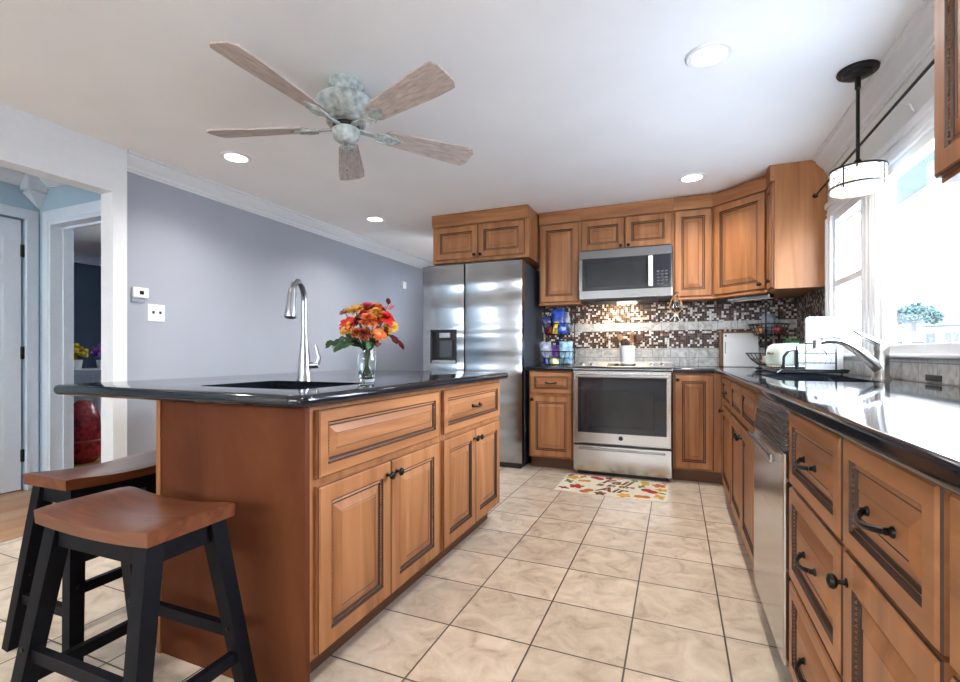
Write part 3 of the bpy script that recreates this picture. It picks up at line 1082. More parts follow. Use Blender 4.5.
MB().box(0, ln, -0.022, 0.02, -0.016, 0.002, 0.006).build('light_rail', M['wood_h'], dc)
o = front(dc, 'door', 0.018, ln - 0.018, 0.014, 0.72)
knob(o, ln - 0.050, 0.05)
upper_cabinet('slim wall cabinet with plain end panel beside window', (0.618, 3.930), R_, 0.185, XR - 0.618 - 0.004, 1.440,
              [('door', 0.010, 0.172, 1.452, 2.172, 0.145, 1.50)], lip=False)
# near wall cabinet on the window wall
upper_cabinet('wall cabinet with rope-trimmed door at near end of the window', (0.585, 1.466), R_, 0.80, XR - 0.585 - 0.004, 1.404,
              [('door', 0.012, 0.40, 1.416, 2.172, None, None), ('door', 0.406, 0.79, 1.416, 2.172, None, None)], lip=False, ropes=True)


# ------------------------------------------------------------------ countertops
def offset_poly(P, d):
    n = len(P)
    out = []
    for i in range(n):
        p0, p1, p2 = Vector(P[i - 1]), Vector(P[i]), Vector(P[(i + 1) % n])
        e1, e2 = (p1 - p0).normalized(), (p2 - p1).normalized()
        n1, n2 = Vector((e1.y, -e1.x)), Vector((e2.y, -e2.x))
        b = n1 + n2
        b = b / max(1e-6, b.length_squared) * 2
        out.append((p1.x + b.x * d, p1.y + b.y * d))
    return out


def round_poly(P, radii, seg=6):
    n = len(P)
    out = []
    for i in range(n):
        r = radii[i]
        p0, p1, p2 = Vector(P[i - 1]), Vector(P[i]), Vector(P[(i + 1) % n])
        if r <= 0:
            out.append(tuple(p1))
            continue
        a = p1 + (p0 - p1).normalized() * r
        b = p1 + (p2 - p1).normalized() * r
        for k in range(seg + 1):
            t = k / seg
            q = a * (1 - t) ** 2 + p1 * 2 * t * (1 - t) + b * t * t
            out.append((q.x, q.y))
    return out


def slab(name, P, z0, z1, hole=None, bull=0.012):
    """counter slab from a counter-clockwise outline, rounded edge, optional hole"""
    bm = bmesh.new()
    h = z1 - z0
    prof = []
    for k in range(7):
        a = PI / 2 * k / 6
        prof.append((-bull + bull * math.sin(a), z1 - bull + bull * math.cos(a)))
    for k in range(7):
        a = PI / 2 * k / 6
        prof.append((-bull + bull * math.cos(a), z0 + bull - bull * math.sin(a)))
    loops = []
    for d, z in prof:
        loops.append([bm.verts.new((x, y, z)) for x, y in offset_poly(P, d)])
    n = len(P)
    for A, B in zip(loops, loops[1:]):
        for i in range(n):
            bm.faces.new((A[i], B[i], B[(i + 1) % n], A[(i + 1) % n]))
    hl = []
    if hole:
        for z in (z1, z0):
            hl.append([bm.verts.new((x, y, z)) for x, y in hole])
        k = len(hole)
        for i in range(k):
            bm.faces.new((hl[0][i], hl[0][(i + 1) % k], hl[1][(i + 1) % k], hl[1][i]))
    for q, L in ((0, loops[0]), (1, loops[-1])):
        ed = [bm.edges.get((L[i], L[(i + 1) % n])) for i in range(n)]
        if hole:
            ed += [bm.edges.get((hl[q][i], hl[q][(i + 1) % len(hole)])) for i in range(len(hole))]
        bmesh.ops.triangle_fill(bm, use_beauty=True, use_dissolve=False, edges=ed, normal=(0, 0, 1))
    m_ = MB()
    m_.bm.free()
    m_.bm = bm
    return m_.build(name, M['granite'], None, True, 30)


CT0, CT1 = 0.849, 0.885
IS_HOLE = round_poly([(-1.56, 1.14), (-1.09, 1.14), (-1.09, 1.50), (-1.56, 1.50)], [0.05] * 4)
ISL = round_poly([(-2.115, 0.985), (-0.935, 0.985), (-0.935, 2.72), (-2.115, 2.72)], [0.03, 0.055, 0.05, 0.05])
tag(slab('island_countertop', ISL, 0.847, CT1, IS_HOLE, 0.017), 'polished black granite top of the island with overhang for stools', 'countertop')
RS_HOLE = round_poly([(0.40, 2.30), (0.76, 2.30), (0.76, 2.98), (0.40, 2.98)], [0.05] * 4)
RC = [(0.268, 3.925), (0.268, -0.08), (XR - 0.012, -0.08), (XR - 0.012, YB - 0.012), (-0.027, YB - 0.012), (-0.027, 3.925)]
tag(slab('window_countertop', RC, CT0, CT1, RS_HOLE, 0.010), 'long black granite counter under the window, turning the corner to the stove', 'countertop')
tag(slab('side_countertop', [(-1.205, 3.925), (-0.797, 3.925), (-0.797, YB - 0.012), (-1.205, YB - 0.012)], CT0, CT1, None, 0.010), 'short black granite counter piece between fridge and stove', 'countertop')


def sink(label, x0, x1, y0, y1, mat, depth=0.19):
    t = thing('sink', label, 'sink', ((x0 + x1) / 2, (y0 + y1) / 2, CT0 - 0.001))
    hw, hh = (x1 - x0) / 2, (y1 - y0) / 2
    P = round_poly([(-hw, -hh), (hw, -hh), (hw, hh), (-hw, hh)], [0.05] * 4)
    m_ = MB()
    bm = m_.bm
    rows = []
    for d, z in ((0.02, -0.001), (0.004, -0.001), (0.002, -0.01), (0.0, -depth + 0.03), (-0.03, -depth), (-0.03, -depth - 0.004), (0.008, -depth + 0.02), (0.012, -0.012), (0.02, -0.006)):
        rows.append([bm.verts.new((x, y, z)) for x, y in offset_poly(P, d)])
    n = len(P)
    R2 = rows + [rows[0]]
    for i, (A, B) in enumerate(zip(R2, R2[1:])):
        if i == 4:
            continue
        for j in range(n):
            bm.faces.new((A[j], A[(j + 1) % n], B[(j + 1) % n], B[j]))
    bm.faces.new(rows[4])
    bm.faces.new(rows[5][::-1])
    m_.build('basin', M[mat], t, True)
    MB().lathe([(0, 0.002), (0.02, 0.002), (0.03, 0.006), (0.042, 0.004), (0.042, 0)], 20, 0, Matrix.Translation((0, 0, -depth))).build('drain', M['nickel'], t, True)
    return t


sink('dark undermount sink let into the island top', -1.56, -1.09, 1.14, 1.50, 'black')
sink('stainless sink let into counter under the window', 0.40, 0.76, 2.30, 2.98, 'ss_sink')

# island pull-down faucet
ft = thing('island_faucet', 'tall gooseneck pull-down faucet on the island', 'faucet', (-1.455, 1.555, CT1), 0)
sd = Vector((0.08, -0.17, 0)).normalized()
MB().lathe([(0, 0), (0.031, 0), (0.031, 0.006), (0.028, 0.012), (0.026, 0.05), (0.023, 0.10), (0.018, 0.14), (0.0145, 0.17), (0.0145, 0.19), (0, 0.19)], 24).build('body', M['pewter'], ft, True)
pts = [Vector((0, 0, 0.18)), Vector((0, 0, 0.25))] + [Vector((0, 0, 0.33)) + sd * 0.075 + (-sd * 0.075 * math.cos(a) + Vector((0, 0, 0.075)) * math.sin(a)) for a in [PI * k / 14 for k in range(0, 13)]]
MB().tube(pts, 0.0125, 14).build('spout', M['pewter'], ft, True)
e = pts[-1]
dn = (Vector((0, 0, -1)) + sd * 0.22).normalized()
MB().tube([e - dn * 0.005, e + dn * 0.02, e + dn * 0.06, e + dn * 0.105, e + dn * 0.112], [0.014, 0.0165, 0.018, 0.023, 0.021], 16).build('spray_head', M['pewter'], ft, True)
side = Vector((0.9, 0.35, 0)).normalized()
hm = MB()
hm.tube([Vector((0, 0, 0.062)) + side * 0.01, Vector((0, 0, 0.066)) + side * 0.062], [0.014, 0.014], 12)
hm.tube([Vector((0, 0, 0.066)) + side * 0.052, Vector((0, 0, 0.095)) + side * 0.064, Vector((0, 0, 0.15)) + side * 0.048], [0.011, 0.009, 0.006], 10)
hm.build('lever', M['pewter'], ft, True)

# window sink faucet
fr_ = thing('sink_faucet', 'brushed nickel single-lever faucet behind the window sink', 'faucet', (0.835, 2.60, CT1), 0)
MB().lathe([(0, 0), (0.036, 0), (0.034, 0.008), (0.028, 0.02), (0.026, 0.12), (0.028, 0.135), (0.024, 0.16), (0.012, 0.172), (0, 0.174)], 24).build('body', M['nickel'], fr_, True)
sd = Vector((-0.86, -0.10, 0)).normalized()
pp = [Vector((0, 0, 0.05)) + sd * 0.01]
for k in range(1, 13):
    a = k / 12
    pp.append(Vector((0, 0, 0.05 + 0.125 * math.sin(a * PI * 0.64) - 0.0)) + sd * (0.01 + 0.235 * a))
MB().tube(pp, [0.026 - 0.010 * min(1, k / 8) for k in range(len(pp))], 14).build('spout', M['nickel'], fr_, True)
e = pp[-1]
MB().tube([e + Vector((0, 0, 0.012)), e + Vector((0, 0, -0.028))], [0.016, 0.0175], 14).build('aerator', M['nickel'], fr_, True)
MB().tube([Vector((0, 0, 0.152)), Vector((0, 0, 0.17)) + sd * 0.03, Vector((0, 0, 0.195)) + sd * 0.075, Vector((0, 0, 0.225)) + sd * 0.115], [0.017, 0.014, 0.010, 0.007], 12).build('lever', M['nickel'], fr_, True)

# ------------------------------------------------------------------ fridge
fg = thing('fridge', 'stainless side-by-side fridge with ice dispenser', 'fridge', (-2.20, 3.869, 0))
MB().box(0.005, 0.968, 0.075, 0.69, 0.03, 1.80, 0.008).build('body', M['fridge_side'], fg)
MB().box(0.02, 0.955, 0.03, 0.5, 0.0, 0.045).build('base_grille', M['black'], fg)
MB().box(0.02, 0.955, 0.05, 0.14, 1.795, 1.822, 0.006).build('hinge_cover', M['black'], fg)


def fridge_door(x0, x1, hole=None):
    """a slightly bowed door with rounded upright edges, optional dispenser recess"""
    m_ = MB()
    z0, z1 = 0.05, 1.806
    nx = 14
    xs = [x0 + (x1 - x0) * (0.5 - 0.5 * math.cos(PI * i / nx)) for i in range(nx + 1)]
    if hole:
        for h in hole[:2]:
            k = min(range(1, nx), key=lambda i: abs(xs[i] - h))
            xs[k] = h
    zs = [z0, z0 + 0.3, 0.75, 1.1, 1.5, z1]
    if hole:
        zs = [z0, 0.5, hole[2], hole[3], 1.5, z1]

    def yy(x):
        u = (x - x0) / (x1 - x0) * 2 - 1
        return 0.005 * u * u + 0.08 * max(0, abs(u) - 0.955) ** 1.5
    grid = [[m_.bm.verts.new((x, yy(x), z)) for z in zs] for x in xs]
    for i in range(len(xs) - 1):
        for j in range(len(zs) - 1):
            if hole and xs[i] >= hole[0] - 1e-5 and xs[i + 1] <= hole[1] + 1e-5 and abs(zs[j] - hole[2]) < 1e-5:
                continue
            m_.bm.faces.new((grid[i][j], grid[i + 1][j], grid[i + 1][j + 1], grid[i][j + 1]))
    b = [[m_.bm.verts.new((x, 0.068, z)) for z in (z0, z1)] for x in (x0, x1)]
    L0 = [grid[0][j] for j in range(len(zs))]
    L1 = [grid[-1][j] for j in range(len(zs))]
    m_.bm.faces.new(L0 + [b[0][1], b[0][0]])
    m_.bm.faces.new(L1 + [b[1][1], b[1][0]])
    m_.bm.faces.new([g[0] for g in grid] + [b[1][0], b[0][0]])
    m_.bm.faces.new([g[-1] for g in grid] + [b[1][1], b[0][1]])
    m_.bm.faces.new((b[0][0], b[0][1], b[1][1], b[1][0]))
    return m_


HL = (0.085, 0.355, 0.905, 1.215)
d1 = fridge_door(0.0, 0.425, HL).build('door', M['steel_wavy'], fg, True, 40)
d2 = fridge_door(0.440, 0.974).build('door', M['steel_wavy'], fg, True, 40)
MB().box(0.424, 0.441, 0.03, 0.07, 0.05, 1.80).build('door_gap', M['gasket'], fg)
m_ = MB()
a, b, c, d = HL
m_.box(a, b, 0.055, 0.066, c, d).box(a, a + 0.012, 0.004, 0.06, c, d).box(b - 0.012, b, 0.004, 0.06, c, d).box(a, b, 0.004, 0.06, c, c + 0.012).box(a, b, 0.004, 0.06, d - 0.012, d)
m_.build('dispenser', M['black'], d1)
MB().box(a + 0.012, b - 0.012, -0.004, 0.05, c, c + 0.03, 0.004).build('drip_tray', M['steel'], d1)
MB().box(a + 0.08, b - 0.08, 0.02, 0.056, d - 0.075, d - 0.02, 0.006).build('ice_chute', M['steel'], d1)
MB().box(a + 0.075, b - 0.06, 0.035, 0.052, c + 0.05, d - 0.095, 0.008).build('paddle', M['fridge_side'], d1)

# ------------------------------------------------------------------ range
rg = thing('range', 'stainless electric range with black glass oven door', 'stove', (-0.792, 3.90, 0))
RW = 0.762
MB().box(0.004, RW - 0.004, 0.03, 0.655, 0.03, 0.862).build('body', M['fridge_side'], rg)
MB().box(0.03, RW - 0.03, 0.05, 0.6, 0, 0.03).build('plinth', M['black'], rg)
MB().box(0.0, RW, -0.004, 0.655, 0.868, 0.893, 0.004).build('cooktop_rim', M['steel'], rg)
MB().box(0.03, RW - 0.03, 0.10, 0.63, 0.892, 0.897, 0.002).build('cooktop', M['black_glass'], rg)
for x, y, r in ((0.19, 0.23, 0.09), (0.56, 0.23, 0.105), (0.19, 0.49, 0.075), (0.56, 0.49, 0.085)):
    MB().lathe([(r - 0.004, 0.8965), (r, 0.8982), (r + 0.004, 0.8965)], 32, c=(x, y, 0)).build('burner_ring', M['nickel'], rg)
m_ = MB()
m_._add([(0, -0.004, 0.868), (RW, -0.004, 0.868), (RW, 0.125, 0.893), (0, 0.125, 0.893), (0, -0.004, 0.888), (RW, -0.004, 0.888), (RW, 0.125, 0.922), (0, 0.125, 0.922)],
        [(0, 1, 2, 3), (4, 5, 6, 7), (0, 1, 5, 4), (1, 2, 6, 5), (2, 3, 7, 6), (3, 0, 4, 7)])
cp = m_.build('control_panel', M['steel_satin'], rg)
MB().box(0.0, RW, 0.585, 0.655, 0.892, 0.924, 0.006).build('rear_vent_trim', M['steel_satin'], rg)
MB()._add([(0.27, 0.02, 0.8948), (0.49, 0.02, 0.8948), (0.49, 0.105, 0.9172), (0.27, 0.105, 0.9172)], [(0, 1, 2, 3)]).build('display', M['black_glass'], cp)
for x in (0.07, 0.15, 0.61, 0.69):
    mt = Matrix.Translation((x, 0.060, 0.9047)) @ Matrix.Rotation(0.25, 4, 'X')
    MB().lathe([(0, 0), (0.022, 0), (0.022, 0.004), (0.018, 0.006), (0.016, 0.014), (0.010, 0.016), (0, 0.016)], 16, 0, mt).build('control_knob', M['nickel'], cp, True)
MB().box(0.0, RW, 0.012, 0.03, 0.855, 0.868).build('vent_gap', M['gasket'], rg)
# oven door
od = MB().rects(0.003, RW - 0.003, 0.262, 0.855, [(0, 0.03, 0), (0, 0.004, 0), (0.006, 0.0, 0), (0.055, 0.0, 0)]).build('oven_door', M['steel_warm'], rg)
MB().box(0.04, RW - 0.04, -0.003, 0.004, 0.352, 0.800, 0.003).build('oven_window', M['black_glass'], od)
MB().box(0.13, RW - 0.13, -0.0045, 0.0, 0.40, 0.70, 0.002).build('inner_window', M['black_glass2'], od)
hm = MB()
hm.tube([(0.03, -0.045, 0.815), (RW - 0.03, -0.045, 0.815)], 0.013, 12)
for x in (0.05, RW - 0.05):
    hm.tube([(x, -0.045, 0.815), (x, 0.002, 0.815)], 0.011, 10)
hm.build('oven_handle', M['steel'], od, True)
MB().lathe([(0, 0), (0.018, 0), (0.016, 0.003), (0, 0.003)], 20, 0, Matrix.Translation((RW / 2, 0.0, 0.318)) @ Matrix.Rotation(PI / 2, 4, 'X')).build('badge', M['iron'], od)
dwr = MB().box(0.003, RW - 0.003, 0.002, 0.03, 0.035, 0.246, 0.004).build('warming_drawer', M['steel_warm'], rg)
MB().box(0.05, RW - 0.05, -0.014, 0.004, 0.212, 0.232, 0.006).build('drawer_lip', M['steel'], dwr)

# ------------------------------------------------------------------ microwave
mw = thing('microwave', 'stainless over-the-range microwave under the short cabinet', 'microwave', (-0.790, 4.165, 1.468))
MH = 0.422
MB().box(0.0, 0.758, 0.02, YB - 4.165 - 0.01, 0.0, MH).build('body', M['fridge_side'], mw)
fr0 = MB().box(0.0, 0.758, -0.012, 0.02, 0.0, 0.075, 0.004).box(0.0, 0.758, -0.012, 0.02, MH - 0.075, MH, 0.004).box(0, 0.028, -0.012, 0.02, 0.075, MH - 0.075).build('face_frame', M['steel_grey'], mw)
dm = MB().box(0.028, 0.605, -0.014, 0.02, 0.075, MH - 0.075, 0.003).build('door', M['black_glass'], mw)
MB().rects(0.06, 0.55, 0.105, MH - 0.105, [(0, -0.012, 0), (0, -0.016, 0), (0.012, -0.016, 0), (0.014, -0.0145, 0)]).build('door_window', M['black_glass2'], dm)
MB().box(0.575, 0.610, -0.045, -0.03, 0.085, MH - 0.085, 0.006).box(0.58, 0.605, -0.032, -0.012, 0.10, 0.13).box(0.58, 0.605, -0.032, -0.012, MH - 0.13, MH - 0.10).build('handle', M['white_gloss'], dm)
kp = MB().box(0.612, 0.748, -0.013, 0.02, 0.075, MH - 0.075, 0.002).build('keypad', M['black_glass'], mw)
m_ = MB()
for i in range(3):
    for j in range(5):
        m_.box(0.640 + i * 0.032, 0.660 + i * 0.032, -0.0145, -0.012, 0.10 + j * 0.026, 0.112 + j * 0.026)
m_.build('keys', M['fridge_side'], kp)
MB().box(0.748, 0.758, -0.012, 0.02, 0.075, MH - 0.075).build('side_trim', M['steel_grey'], mw)
MB().box(0.12, 0.64, 0.06, 0.33, -0.014, 0.0, 0.006).build('underside_grille', M['fridge_side'], mw)
MB().box(0.30, 0.46, 0.20, 0.30, -0.018, -0.013).build('cooktop_lamp', M['lamp_glow'], mw)
ld = bpy.data.lights.new('cooktop_light', 'AREA')
ld.shape = 'RECTANGLE'
ld.size, ld.size_y = 0.22, 0.10
ld.energy = 2.0
ld.color = (1.0, 0.78, 0.48)
lo = bpy.data.objects.new('cooktop_light', ld)
COL.objects.link(lo)
lo.parent = mw
lo.location = (0.32, 0.25, -0.022)
lo.rotation_euler = (0.35, 0, 0)

# ------------------------------------------------------------------ dishwasher
dw = thing('dishwasher', 'stainless dishwasher under the window counter', 'dishwasher', (0.305, 2.132, 0), R_)
WD = 0.562
MB().box(0.006, WD - 0.006, 0.03, 0.58, 0.02, 0.842).build('body', M['fridge_side'], dw)
MB().box(0.01, WD - 0.01, 0.06, 0.09, 0.0, 0.10).build('toe_kick', M['black'], dw)
dd = MB().box(0.004, WD - 0.004, -0.024, 0.03, 0.105, 0.715, 0.006).build('door', M['steel_warm'], dw)
m_ = MB()
m_._add([(0.004, -0.024, 0.722), (WD - 0.004, -0.024, 0.722), (WD - 0.004, -0.006, 0.838), (0.004, -0.006, 0.838), (0.004, 0.03, 0.722), (WD - 0.004, 0.03, 0.722), (WD - 0.004, 0.03, 0.838), (0.004, 0.03, 0.838)],
        [(0, 1, 2, 3), (4, 5, 6, 7), (0, 1, 5, 4), (1, 2, 6, 5), (2, 3, 7, 6), (3, 0, 4, 7)])
m_.build('control_panel', M['steel'], dw)
hm = MB().box(0.04, WD - 0.04, -0.052, -0.038, 0.676, 0.700, 0.006)
for x in (0.06, WD - 0.09):
    hm.box(x, x + 0.03, -0.042, -0.02, 0.678, 0.698)
hm.build('bar_handle', M['nickel'], dd)
MB().box(0.0, WD, -0.004, 0.02, 0.10, 0.12).build('bottom_seal', M['gasket'], dd)

# ------------------------------------------------------------------ stools
SZ = 0.60


def make_stool(label, loc, rz):
    t = thing('saddle_stool', label, 'stool', loc, rz, 'saddle stools at the island')
    L, W, TH = 0.44, 0.235, 0.042
    nx, ny = 18, 8
    m_ = MB()

    def top(u, v):
        z = SZ - 0.019 * (1 - u * u) ** 1.2 + 0.0
        z -= 0.004 * (abs(v) ** 6 + abs(u) ** 14)
        return z
    A, B = [], []
    for i in range(nx + 1):
        u = -1 + 2 * i / nx
        ra, rb = [], []
        for j in range(ny + 1):
            v = -1 + 2 * j / ny
            x, y = u * L / 2, v * W / 2
            ra.append(m_.bm.verts.new((x, y, top(u, v))))
            rb.append(m_.bm.verts.new((x * 0.99, y * 0.985, SZ - TH - 0.010 * (1 - u * u))))
        A.append(ra)
        B.append(rb)
    for i in range(nx):
        for j in range(ny):
            m_.bm.faces.new((A[i][j], A[i + 1][j], A[i + 1][j + 1], A[i][j + 1]))
            m_.bm.faces.new((B[i][j + 1], B[i + 1][j + 1], B[i + 1][j], B[i][j]))
    for i in range(nx):
        m_.bm.faces.new((A[i][0], B[i][0], B[i + 1][0], A[i + 1][0]))
        m_.bm.faces.new((A[i + 1][ny], B[i + 1][ny], B[i][ny], A[i][ny]))
    for j in range(ny):
        m_.bm.faces.new((A[0][j + 1], B[0][j + 1], B[0][j], A[0][j]))
        m_.bm.faces.new((A[nx][j], B[nx][j], B[nx][j + 1], A[nx][j + 1]))
    m_.build('seat', M['stool_wood'], t, True, 50)
    zt = SZ - TH - 0.004
    tx, ty, bx2, by2 = 0.175, 0.082, 0.226, 0.165

    def at(sx, sy, z):
        k = 1 - z / zt
        return Vector((sx * (tx + (bx2 - tx) * k), sy * (ty + (by2 - ty) * k), z))
    for sx in (-1, 1):
        for sy in (-1, 1):
            lg = MB().bar(at(sx, sy, 0.0), at(sx, sy, zt), 0.040, 0.036, 0.046, 0.042, up=(0, 1, 0)).build('leg', M['stool_black'], t)
            b_ = at(sx, sy, 0.25)
            MB().lathe([(0, 0), (0.006, 0), (0.005, 0.003), (0, 0.003)], 8, 0, Matrix.Translation(b_ + Vector((0, -0.021, 0.0))) @ Matrix.Rotation(PI / 2, 4, 'X')).build('bolt', M['iron'], lg)
    for sy in (-1, 1):
        MB().bar(at(-1, sy, zt - 0.028), at(1, sy, zt - 0.028), 0.02, 0.052).build('apron', M['stool_black'], t)
        MB().bar(at(-1, sy, 0.235), at(1, sy, 0.235), 0.02, 0.032).build('stretcher', M['stool_black'], t)
    for sx in (-1, 1):
        MB().bar(at(sx, -1, zt - 0.028), at(sx, 1, zt - 0.028), 0.02, 0.052).build('apron', M['stool_black'], t)
        MB().bar(at(sx, -1, 0.17), at(sx, 1, 0.17), 0.02, 0.032).build('stretcher', M['stool_black'], t)
    return t


st = make_stool('brown saddle stool with black legs standing before the island end panel', (-1.325, 0.805, 0), 0.02)
dup(st, (-1.925, 1.095, 0), PI / 2 + 0.03, 'brown saddle stool tucked under the island overhang, partly behind the other stool')

# ------------------------------------------------------------------ ceiling fan
fan = thing('ceiling_fan', 'five-blade ceiling fan with whitewashed blades and ornate grey-green motor', 'ceiling fan', (-1.455, 1.83, CZ))
MB().lathe([(0, 0), (0.080, 0), (0.084, -0.008), (0.084, -0.020), (0.074, -0.026), (0.070, -0.034), (0.070, -0.080), (0.0, -0.080)], 32).build('canopy', M['fan_stone'], fan, True)
MB().lathe([(0, -0.072), (0.074, -0.072), (0.100, -0.080), (0.128, -0.088), (0.137, -0.098), (0.138, -0.110), (0.130, -0.124), (0.116, -0.142), (0.098, -0.162), (0.086, -0.176), (0.092, -0.184), (0.092, -0.196), (0.084, -0.202), (0, -0.202)], 40).build('motor_housing', M['fan_stone'], fan, True)
MB().lathe([(0, -0.198), (0.062, -0.198), (0.062, -0.218), (0, -0.218)], 28).build('flywheel', M['black'], fan, True)
MB().lathe([(0, -0.216), (0.050, -0.216), (0.064, -0.226), (0.066, -0.245), (0.058, -0.268), (0.038, -0.285), (0.012, -0.292), (0.010, -0.302), (0, -0.302)], 28).build('switch_cup', M['fan_stone'], fan, True)
m_ = MB()
m_.tube([(0.02, -0.02, -0.29), (0.02, -0.022, -0.40)], 0.0015, 6)
m_.lathe([(0, -0.43), (0.005, -0.428), (0.006, -0.41), (0.002, -0.40), (0, -0.40)], 8, c=(0.02, -0.022, 0))
m_.build('pull_chain', M['nickel'], fan)
for k in range(5):
    a = math.radians(53.5 + 72 * k)
    mt = Matrix.Rotation(a, 4, 'Z') @ Matrix.Translation((0, 0, -0.215)) @ Matrix.Rotation(math.radians(-13), 4, 'X')
    m_ = MB()
    out = []
    r0, r1 = 0.185, 0.675
    n = 24
    for i in range(n + 1):
        u = i / n
        x = r0 + (r1 - r0) * u
        hw = 0.048 + 0.026 * min(1, u / 0.75)
        if u < 0.08:
            hw *= math.sqrt(max(0.0, 1 - (1 - u / 0.08) ** 2)) * 0.5 + 0.5
        if u > 0.93:
            hw *= 0.62 + 0.38 * math.sqrt(max(0.0, 1 - ((u - 0.93) / 0.07) ** 2))
        out.append((x, hw))
    poly = [(x, -h) for x, h in out] + [(x, h) for x, h in reversed(out)]
    m_.prism(poly, -0.004, 0.004, 0, None)
    b = m_.build('blade', M['fan_blade'], fan)
    b.matrix_local = mt
    i_ = MB()
    i_.bar((0.055, 0, -0.002), (0.15, 0, -0.008), 0.026, 0.010, 0.020, 0.008)
    pl = []
    for q in range(28):
        tq = 2 * PI * q / 28
        rr = 1 + 0.16 * math.cos(5 * tq)
        pl.append((0.205 + 0.062 * rr * math.cos(tq), 0.034 * rr * math.sin(tq)))
    i_.prism(pl, -0.011, -0.004)
    i_.tube(arc((0.205, 0, -0.012), 0.024, 0, 2 * PI, 16, v=(0, 1, 0))[:-1], 0.004, 6, closed=True)
    i_.tube([(0.15, -0.03, -0.011), (0.19, -0.034, -0.013), (0.24, -0.016, -0.012)], 0.004, 6)
    i_.tube([(0.15, 0.03, -0.011), (0.19, 0.034, -0.013), (0.24, 0.016, -0.012)], 0.004, 6)
    i_.build('blade_iron', M['fan_stone'], b, True)

# ------------------------------------------------------------------ recessed lights
LW = 24.0


def downlight(label, x, y, power=LW):
    t = thing('recessed_light', label, 'ceiling light', (x, y, CZ), 0, 'recessed ceiling lights')
    MB().lathe([(0.066, 0.0), (0.094, 0.0), (0.095, -0.004), (0.088, -0.009), (0.070, -0.007), (0.066, -0.002), (0.066, 0.0)], 36).build('trim_ring', M['white'], t, True)
    MB().lathe([(0, -0.003), (0.067, -0.003), (0.067, -0.001), (0, -0.001)], 28).build('lens', M['lamp_glow'], t)
    l = bpy.data.lights.new('downlight', 'SPOT')
    l.energy = power
    l.color = (1.0, 0.95, 0.89)
    l.spot_size = math.radians(140)
    l.spot_blend = 1.0
    l.shadow_soft_size = 0.06
    o = bpy.data.objects.new('downlight', l)
    COL.objects.link(o)
    o.parent = t
    o.location = (0, 0, -0.02)
    return t


downlight('recessed light nearest the pendant, largest of the ceiling lights', 0.13, 2.26)
downlight('recessed light in front of the corner cabinet', 0.105, 3.795)
downlight('recessed light seen below the left fan blades', -2.68, 2.246)
downlight('recessed light near the far left crown molding', -2.675, 3.79)
downlight('unseen added recessed light behind the viewer over the window counter', 0.13, 0.6)  # this and the next three are unseen lamps added to brighten the room
downlight('unseen added recessed light behind the viewer on the hall side', -2.68, 0.6)
downlight('unseen added recessed light far behind the viewer, window wall side', -0.2, -1.3)
downlight('unseen added recessed light far behind the viewer, hall side', -2.3, -1.3)

# ------------------------------------------------------------------ pendant
pd = thing('pendant_lamp', 'drum pendant with mosaic glass shade over the window sink', 'pendant lamp', (0.762, 2.642, CZ))
MB().lathe([(0, 0), (0.078, 0), (0.080, -0.006), (0.076, -0.014), (0.058, -0.018), (0.054, -0.028), (0.03, -0.034), (0.014, -0.038), (0, -0.038)], 36).build('canopy', M['iron'], pd, True)
m_ = MB().tube([(0, 0, -0.03), (0, 0, -0.43)], 0.0075, 10)
m_.lathe([(0.0075, -0.03), (0.012, -0.035), (0.012, -0.085), (0.0075, -0.09)], 14)
m_.build('rod', M['iron'], pd, True)
MB().lathe([(0.008, -0.405), (0.014, -0.415), (0.034, -0.447), (0.10, -0.453), (0.10, -0.456), (0, -0.456)], 24).build('shade_holder', M['iron'], pd, True)
SR, S0, S1 = 0.103, -0.455, -0.550
MB().lathe([(SR, S0), (SR, S1), (SR - 0.003, S1), (SR - 0.003, S0), (SR, S0)], 48).build('shade', M['shade'], pd, True)
for nm, z in (('top_band', S0), ('bottom_band', S1 + 0.018)):
    MB().lathe([(SR + 0.003, z + 0.004), (SR + 0.004, z), (SR + 0.003, z - 0.004), (SR - 0.001, z - 0.004), (SR - 0.001, z + 0.004), (SR + 0.003, z + 0.004)], 48).build(nm, M['iron'], pd, True)
MB().lathe([(0, S1 + 0.004), (SR - 0.005, S1 + 0.004), (SR - 0.005, S1 + 0.008), (0, S1 + 0.008)], 36).build('diffuser', M['bulb_glow'], pd)
for k in range(4):
    a = PI / 4 + k * PI / 2
    MB().tube([(SR * math.cos(a) * 1.01, SR * math.sin(a) * 1.01, S0), (SR * math.cos(a) * 1.01, SR * math.sin(a) * 1.01, S1)], 0.003, 6).build('strut', M['iron'], pd)
pl_ = bpy.data.lights.new('pendant_light', 'POINT')
pl_.energy = 1.0
pl_.color = (1.0, 0.9, 0.75)
pl_.shadow_soft_size = 0.08
po = bpy.data.objects.new('pendant_light', pl_)
COL.objects.link(po)
po.parent = pd
po.location = (0, 0, -0.64)

# curtain rod
cr = thing('curtain_rod', 'thin black rod spanning above the window between the two wall cabinets', 'curtain rod', (0.85, 3.74, 2.045))
MB().tube([(0, 0.0, 0), (0, -2.28, 0)], 0.0065, 10).build('rod', M['iron'], cr, True)
MB().lathe([(0, 0), (0.016, 0), (0.016, 0.006), (0.010, 0.014), (0, 0.014)], 14, 0, Matrix.Translation((0, 0.004, 0)) @ Matrix.Rotation(PI / 2, 4, 'X')).build('end_cup', M['iron'], cr, True)
MB().tube([(0.0, -1.22, -0.002), (0.035, -1.22, 0.004), (0.055, -1.22, 0.0), (0.06, -1.22, -0.02), (0.068, -1.22, -0.03)], 0.004, 8).build('bracket_hook', M['white'], cr, True)

